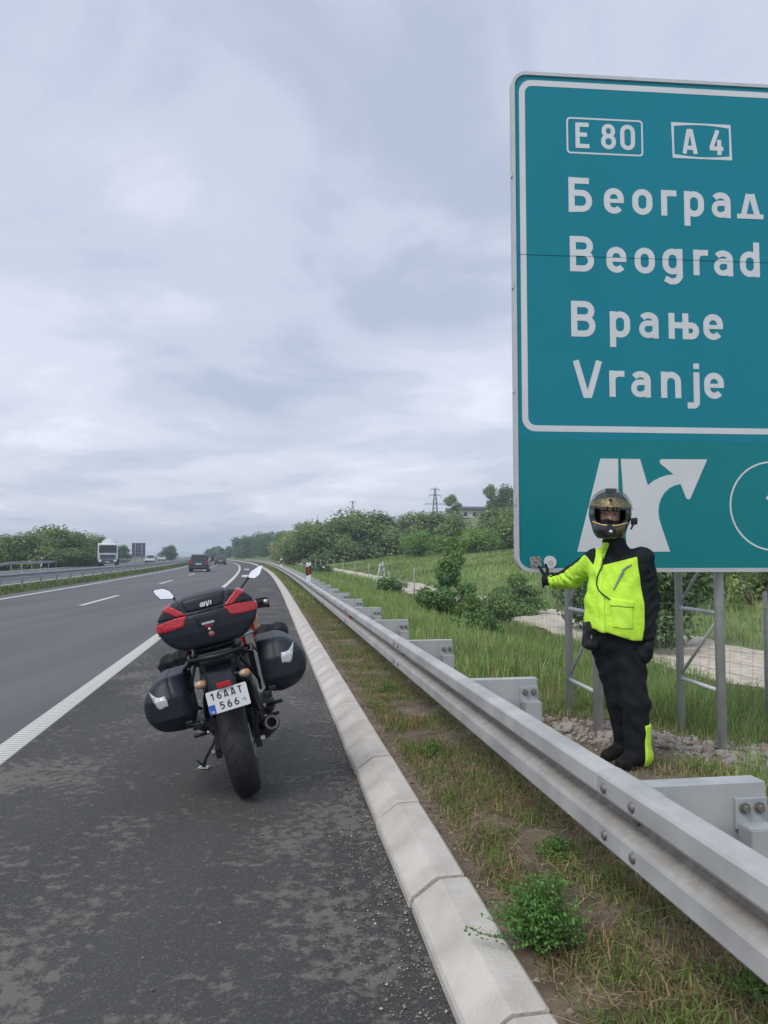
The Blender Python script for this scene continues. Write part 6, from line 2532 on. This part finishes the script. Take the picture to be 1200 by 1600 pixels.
def car(name, loc, rz, label, paint, L=4.4, Wd=1.8, H=1.5, hatch=True, front=False, group=None):
    """x right, y forward, z up, origin under the middle of the car"""
    root = empty(name, loc, (0, 0, rz), label=label, cat='car', group=group)
    hl, hw = L / 2, Wd / 2
    if hatch:
        low = [(-hl, .35), (-hl - .02, .62), (-hl + .06, .95), (hl - 1.15, .98), (hl - .25, .82), (hl, .60), (hl - .02, .30), (hl - .5, .22), (-hl + .4, .22)]
        roof = [(-hl + .07, .93), (-hl + .32, H - .05), (-hl + .55, H), (hl - 2.1, H), (hl - 1.9, H - .03), (hl - 1.1, .96)]
    else:
        low = [(-hl, .38), (-hl, .70), (-hl + .08, .98), (-hl + .75, 1.0), (hl - 1.2, .95), (hl - .2, .78), (hl, .58), (hl - .03, .28), (hl - .5, .2), (-hl + .4, .2)]
        roof = [(-hl + .45, .98), (-hl + 1.15, H - .03), (-hl + 1.5, H), (hl - 2.2, H), (hl - 1.1, .94)]
    b = MB()
    n = len(low)
    rings = []
    for fx, ins in ((-1, .10), (-.93, 0.0), (0, 0.0), (.93, 0.0), (1, .10)):
        rings.append([Vector((fx * hw * (.97 if z > .8 else 1), y * (1 - ins * .25), .22 + (z - .22) * (1 - ins * .3) + ins * .1)) for y, z in low])
    b.loft(rings, paint, smooth=False)
    rings = []
    for fx, z_in in ((-.86, .04), (-.80, 0), (0, .0), (.80, 0), (.86, .04)):
        rings.append([Vector((fx * hw * (1 - .13 * (z - .93) / (H - .93)), y, z - (z_in if z > 1.2 else 0))) for y, z in roof])
    b.loft(rings, paint, smooth=False)
    b.build('body', root)
    ry = roof[0]
    rt = roof[1]
    b = MB()                               # rear window
    b.add([Vector((sx * hw * k, y - .012, z)) for sx, k, (y, z) in ((-1, .72, (ry[0] + (rt[0] - ry[0]) * .15, ry[1] + (rt[1] - ry[1]) * .15)), (1, .72, (ry[0] + (rt[0] - ry[0]) * .15, ry[1] + (rt[1] - ry[1]) * .15)), (1, .62, (ry[0] + (rt[0] - ry[0]) * .92, ry[1] + (rt[1] - ry[1]) * .92)), (-1, .62, (ry[0] + (rt[0] - ry[0]) * .92, ry[1] + (rt[1] - ry[1]) * .92)))], [(0, 1, 2, 3)], M_GLASS_DK)
    b.build('rear_window', root)
    b = MB()                               # windscreen
    fa, fb = roof[-1], roof[-2]
    b.add([Vector((sx * hw * k, y + .012, z + .008)) for sx, k, (y, z) in ((-1, .74, (fa[0] + (fb[0] - fa[0]) * .1, fa[1] + (fb[1] - fa[1]) * .1)), (1, .74, (fa[0] + (fb[0] - fa[0]) * .1, fa[1] + (fb[1] - fa[1]) * .1)), (1, .64, (fa[0] + (fb[0] - fa[0]) * .92, fa[1] + (fb[1] - fa[1]) * .92)), (-1, .64, (fa[0] + (fb[0] - fa[0]) * .92, fa[1] + (fb[1] - fa[1]) * .92)))], [(0, 1, 2, 3)], M_GLASS_DK)
    b.build('windscreen', root)
    for sx in (-1, 1):
        b = MB()
        b.add([Vector((sx * (hw * .87 - .11 * (z - .93) + .012), y, z)) for y, z in ((roof[0][0] + .35, 1.0), (roof[-1][0] - .35, 1.0), (roof[-2][0] - .15, H - .12), (roof[1][0] + .28, H - .12))], [(0, 1, 2, 3)], M_GLASS_DK)
        b.build('side_window', root)
        b = MB()
        b.box((sx * hw * .86, -hl + .02, .86), (.24, .10, .22 if hatch else .14), M_REDLENS, .02)
        b.build('tail_light', root)
        b = MB()
        b.box((sx * hw * .80, hl - .06, .66), (.30, .12, .13), mat('headlamp', (.7, .72, .75), .15), .03)
        b.build('headlight', root)
        b = MB()
        b.box((sx * (hw + .08), hl - 1.55, 1.0), (.18, .10, .13), paint, .03)
        b.build('door_mirror', root)
        for y in (-hl + .85, hl - .85):
            b = MB()
            b.lathe([(.0001, -.02), (.20, -.03), (.22, -.08), (.32, -.07), (.33, 0), (.32, .09), (.2, .1), (.0001, .1)], (sx * (hw - .10), y, .33), (sx, 0, 0), M_RUBBER, 18)
            wq = b.build('wheel', root)
            b = MB()
            b.lathe([(.0001, .105), (.19, .10), (.2, .09)], (sx * (hw - .10), y, .33), (sx, 0, 0), M_ALU, 14)
            b.build('rim', wq)
    b = MB()
    b.box((0, -hl - .01, .42), (Wd * .92, .14, .24), mat('bumper_grey', (.05, .05, .055), .5), .04)
    b.build('rear_bumper', root)
    b = MB()
    b.box((0, -hl - .035, .72 if hatch else .66), (.52, .02, .12), M_PLATE, 0)
    b.build('licence_plate', root)
    b = MB()
    b.box((0, hl - .0, .40), (Wd * .86, .10, .2), mat('bumper_grey', (.05, .05, .055), .5), .04)
    b.build('front_bumper', root)
    return root


M_NAVY = mat('navy_paint', (.018, .024, .045), .3, coat=.5)
M_GREYP = mat('dark_grey_paint', (.05, .06, .085), .3, coat=.5)
M_SILV = mat('silver_paint', (.45, .47, .49), .35, .2, coat=.4)


def on_road(x, Y):
    X = px_road(x, Y)
    return X, sd_of(X, Y)


X, (s, d) = on_road(313, 73)
car('estate_car', (X, 73, 0), rhead(s), 'dark blue tall hatchback driving away in the near lane', M_NAVY, 4.3, 1.76, 1.62)
X, (s, d) = on_road(344.5, 124)
car('saloon_car', (X, 124, 0), rhead(s) + .03, 'grey blue saloon car driving away ahead of the dark hatchback', M_GREYP, 4.5, 1.8, 1.46, hatch=False)
X, (s, d) = on_road(336.5, 175)
car('distant_car', (X, 175, 0), rhead(s), 'distant dark car half hidden behind the grey blue saloon', M_BLACK, 4.4, 1.85, 1.75)
X, (s, d) = on_road(236, 148)
car('silver_estate', (X, 148, 0), rhead(s) + math.pi, 'silver car on the opposite carriageway beside the back of the sign', M_SILV, 4.6, 1.85, 1.6, group='oncoming silver cars')
X, (s, d) = on_road(254, 205)
car('silver_car', (X, 205, 0), rhead(s) + math.pi, 'farther silver car on the opposite carriageway, nearer the lone tree', M_SILV, 4.3, 1.75, 1.45, hatch=False, group='oncoming silver cars')

# ---- concrete mixer truck (front is +y)
X, (s, d) = on_road(171, 104)
truck = empty('mixer_truck', (X, 104, 0), (0, 0, rhead(s) + math.pi + R(6)), label='white concrete mixer truck coming on the opposite carriageway', cat='truck')
M_CAB = mat('truck_white', (.62, .64, .65), .4)
M_TBLUE = mat('truck_blue_grey', (.06, .08, .13), .5)
b = MB()
prof = [(2.0, .95), (3.55, .95), (3.62, 1.7), (3.45, 2.95), (3.2, 3.1), (2.0, 3.1)]
b.loft([[Vector((x, y if y < 3 else y - (abs(x) / 1.24) ** 4 * .08, z)) for y, z in prof] for x in (-1.24, -1.18, 0, 1.18, 1.24)], M_CAB, smooth=False)
cabo = b.build('cab', truck)
b = MB()
b.loft([[Vector((x, y, z)) for y, z in ((3.60, 1.86), (3.632, 1.86), (3.492, 2.86), (3.46, 2.86))] for x in (-1.08, 0, 1.08)], M_GLASS_DK, smooth=False)
b.build('windscreen', cabo)
for sx in (-1, 1):
    b = MB()
    b.box((sx * 1.25, 2.95, 2.35), (.03, .85, .75), M_GLASS_DK, .01)
    b.build('side_window', cabo)
    b = MB()
    b.box((sx * 1.42, 3.45, 2.35), (.16, .12, .5), M_TBLUE, .03)
    b.build('mirror', cabo)
    b = MB()
    b.box((sx * .92, 3.66, .82), (.38, .08, .22), mat('lit_headlamp', (.8, .78, .7), .1), .03)
    b.build('headlight', truck)
b = MB()
b.box((0, 3.62, 1.45), (1.9, .06, .36), M_TBLUE, .02)
b.box((0, 3.63, 1.18), (1.9, .06, .12), M_TBLUE, .02)
b.build('grille', cabo)
b = MB()
b.box((0, 3.55, .72), (2.46, .24, .55), M_TBLUE, .05)
b.build('front_bumper', truck)
b = MB()
b.box((0, 3.69, .66), (.5, .02, .12), M_PLATE)
b.build('licence_plate', truck)
b = MB()
b.lathe([(.55, 1.6), (.95, 1.1), (1.2, .2), (1.2, -1.2), (.85, -2.4), (.45, -3.0), (.0001, -3.0)], (0, -.4, 2.45), (0, .97, -.22), mat('drum_white', (.6, .62, .63), .5, col2=(.48, .49, .5), scale=3), 28)
b.lathe([(.0001, 1.6), (.55, 1.6)], (0, -.4, 2.45), (0, .97, -.22), M_CAB, 20)
b.build('drum', truck)
b = MB()
b.box((0, -.6, 1.05), (.9, 6.6, .3), M_TBLUE, .03)
b.box((0, 1.5, 1.7), (1.6, .25, 1.2), M_TBLUE, .03)
b.build('chassis', truck)
b = MB()
b.box((.1, -3.3, 2.9), (1.1, .9, .7), M_TBLUE, .05)
b.box((.0, -3.2, 3.6), (1.0, .9, .25), M_TBLUE, .05)
b.tube([(.9, -3.6, 1.0), (.9, -3.6, 3.4)], .05, M_TBLUE, 6)
b.box((.75, -3.6, 2.3), (.5, .1, .08), M_TBLUE, .01)
b.build('chute', truck)
for y in (2.75, -1.4, -2.7):
    for sx in (-1, 1):
        b = MB()
        b.lathe([(.0001, -.1), (.3, -.12), (.34, -.18), (.5, -.16), (.52, 0), (.5, .15), (.33, .17), (.28, .08), (.0001, .06)], (sx * 1.02, y, .52), (sx, 0, 0), M_RUBBER, 20)
        b.build('wheel', truck)

# ---- back of a big road sign on the far side
Y = 168
X = px_road(217, Y)
s, d = sd_of(X, Y)
bs = empty('reversed_road_sign', (X, Y, ground_z(X, Y)), (0, 0, rhead(s)), label='grey back of a large square road sign beyond the mixer truck', cat='road sign')
M_SBACK = mat('sign_back_grey', (.075, .085, .105), .6)
z0 = 1.2 - bs.location.z
b = MB()
b.box((0, 0, z0 + 1.5), (2.85, .04, 3.1), M_SBACK, 0)
b.build('panel', bs)
for k in range(5):
    b = MB()
    b.box((0, -.05, z0 + .25 + k * .64), (2.85, .06, .05), M_STEEL_DK, 0)
    b.build('cross_rail', bs)
for x in (-.7, .7):
    b = MB()
    b.tube([(x, -.1, -.2), (x, -.1, z0 + 3.0)], .06, M_STEEL_DK, 8)
    b.build('post', bs)

# ---- power pylons on the skyline
M_PYL = mat('pylon_steel', (.07, .075, .085), .8, .1)


def pylon(X, Y, ztop, wbase, arms, label):
    z0 = ground_z(X, Y)
    root = empty('power_pylon', (X, Y, z0), (0, 0, R(8)), label=label, cat='pylon', group='pylons above the trees')
    H = ztop - z0
    wf = lambda z: wbase * (1 - z / H) + .32 * min(1, z / H) * wbase * .35 + .12
    b = MB()
    cs = [(-1, -1), (1, -1), (1, 1), (-1, 1)]
    for cx, cy in cs:
        b.tube([(cx * wf(z) / 2, cy * wf(z) / 2, z) for z in np.linspace(0, H, 6)], .13, M_PYL, 4)
    zs = np.linspace(0, H, 9)
    for z0_, z1_ in zip(zs[:-1], zs[1:]):
        for i in range(4):
            a, c = cs[i], cs[(i + 1) % 4]
            b.tube([(a[0] * wf(z0_) / 2, a[1] * wf(z0_) / 2, z0_), (c[0] * wf(z1_) / 2, c[1] * wf(z1_) / 2, z1_)], .05, M_PYL, 3, cap=False)
            b.tube([(c[0] * wf(z0_) / 2, c[1] * wf(z0_) / 2, z0_), (a[0] * wf(z1_) / 2, a[1] * wf(z1_) / 2, z1_)], .05, M_PYL, 3, cap=False)
    b.build('lattice_tower', root)
    for zf, w in arms:
        b = MB()
        z = H - zf
        b.tube([(-w / 2, 0, z), (w / 2, 0, z)], .10, M_PYL, 4)
        b.tube([(-w / 2, 0, z), (0, 0, z + .8), (w / 2, 0, z)], .06, M_PYL, 4)
        for sx in (-1, 1):
            b.tube([(sx * w / 2, 0, z), (sx * w / 2, 0, z - 1.0)], .06, M_PYL, 4)
        b.build('cross_arm', root)


Y = 330
pylon(px_road(680, Y), Y, 1.5 + (868 - 763) * Y / 1200, 2.6, [(.4, 4.0), (3.0, 5.0), (6.8, 9.6), (10.6, 7.0)], 'taller pylon with several cross arms, right of the small one')
Y = 400
pylon(px_road(551, Y), Y, 1.5 + (868 - 783) * Y / 1200, 2.6, [(.4, 3.6), (6.0, 7.2)], 'smaller distant pylon above the left part of the tree row')

# ---- house on the hill
Y = 205
X = px_road(733, Y)
hz = 1.5 + (868 - 823) * Y / 1200
house = empty('house', (X, Y, hz), (0, 0, R(14)), label='pale two storey house half hidden by trees on the hill', cat='house')
M_RENDER = mat('pale_render', (.50, .46, .43), .9, col2=(.44, .40, .38), scale=1.5)
M_ROOF = mat('dark_roof', (.07, .065, .07), .8)
HW, HD, HH = 7.2, 7.0, 4.4
b = MB()
b.box((0, 0, HH / 2 - .5), (HW, HD, HH + 1), M_RENDER, .02)
b.build('wall', house)
b = MB()
b.loft([[Vector((x, y, z)) for y, z in ((-HD / 2 - .7, HH - .05), (-HD / 2 - .7, HH + .12), (0, HH + 1.0), (HD / 2 + .7, HH + .12), (HD / 2 + .7, HH - .05))] for x in (-HW / 2 - .6, HW / 2 + .6)], M_ROOF, smooth=False)
b.build('roof', house)
b = MB()
b.box((-.3, -HD / 2 - .5, HH * .52), (HW * .9, 1.1, .18), mat('balcony_white', (.6, .6, .6), .8), .01)
b.build('balcony', house)
for x, z, w, h in ((-2.3, 3.1, 1.0, 1.1), (.2, 3.1, 1.0, 1.1), (2.4, 3.1, 1.0, 1.1), (-2.0, .95, 1.5, 1.6), (.0, .9, 1.3, 1.7), (2.2, .95, 1.2, 1.4)):
    b = MB()
    b.box((x, -HD / 2 - .01, z), (w + .24, .06, h + .24), mat('balcony_white', (.6, .6, .6), .8), 0)
    wnd = b.build('window', house)
    b = MB()
    b.box((x, -HD / 2 - .05, z), (w, .03, h), M_GLASS_DK, 0)
    b.build('pane', wnd)

# ================================================================== HAZE
HAZE = 0.0008
if HAZE:
    hb = MB()
    _g = np.empty(len(ground.data.vertices) * 3, dtype=np.float32)
    ground.data.vertices.foreach_get('co', _g)
    _g = _g.reshape(-1, 3)
    lo_, hi_ = _g.min(0) - np.array([20, 20, 1.2]), _g.max(0) + np.array([20, 20, 0])
    hi_[2] = max(hi_[2] + 2, 33)
    hb.box(tuple((lo_ + hi_) / 2), tuple(hi_ - lo_), M_BLACK)
    hz_o = hb.build('haze')
    hm = bpy.data.materials.new('haze_air')
    hm.use_nodes = True
    nt = hm.node_tree
    nt.nodes.clear()
    ou = nt.nodes.new('ShaderNodeOutputMaterial')
    pv = nt.nodes.new('ShaderNodeVolumePrincipled')
    pv.inputs['Color'].default_value = (.72, .86, 1.0, 1)
    pv.inputs['Density'].default_value = HAZE
    pv.inputs['Anisotropy'].default_value = .2
    nt.links.new(pv.outputs[0], ou.inputs['Volume'])
    hz_o.data.materials.clear()
    hz_o.data.materials.append(hm)
    tag(hz_o, 'thin bluish haze over the road and the far trees', 'haze', kind='stuff')
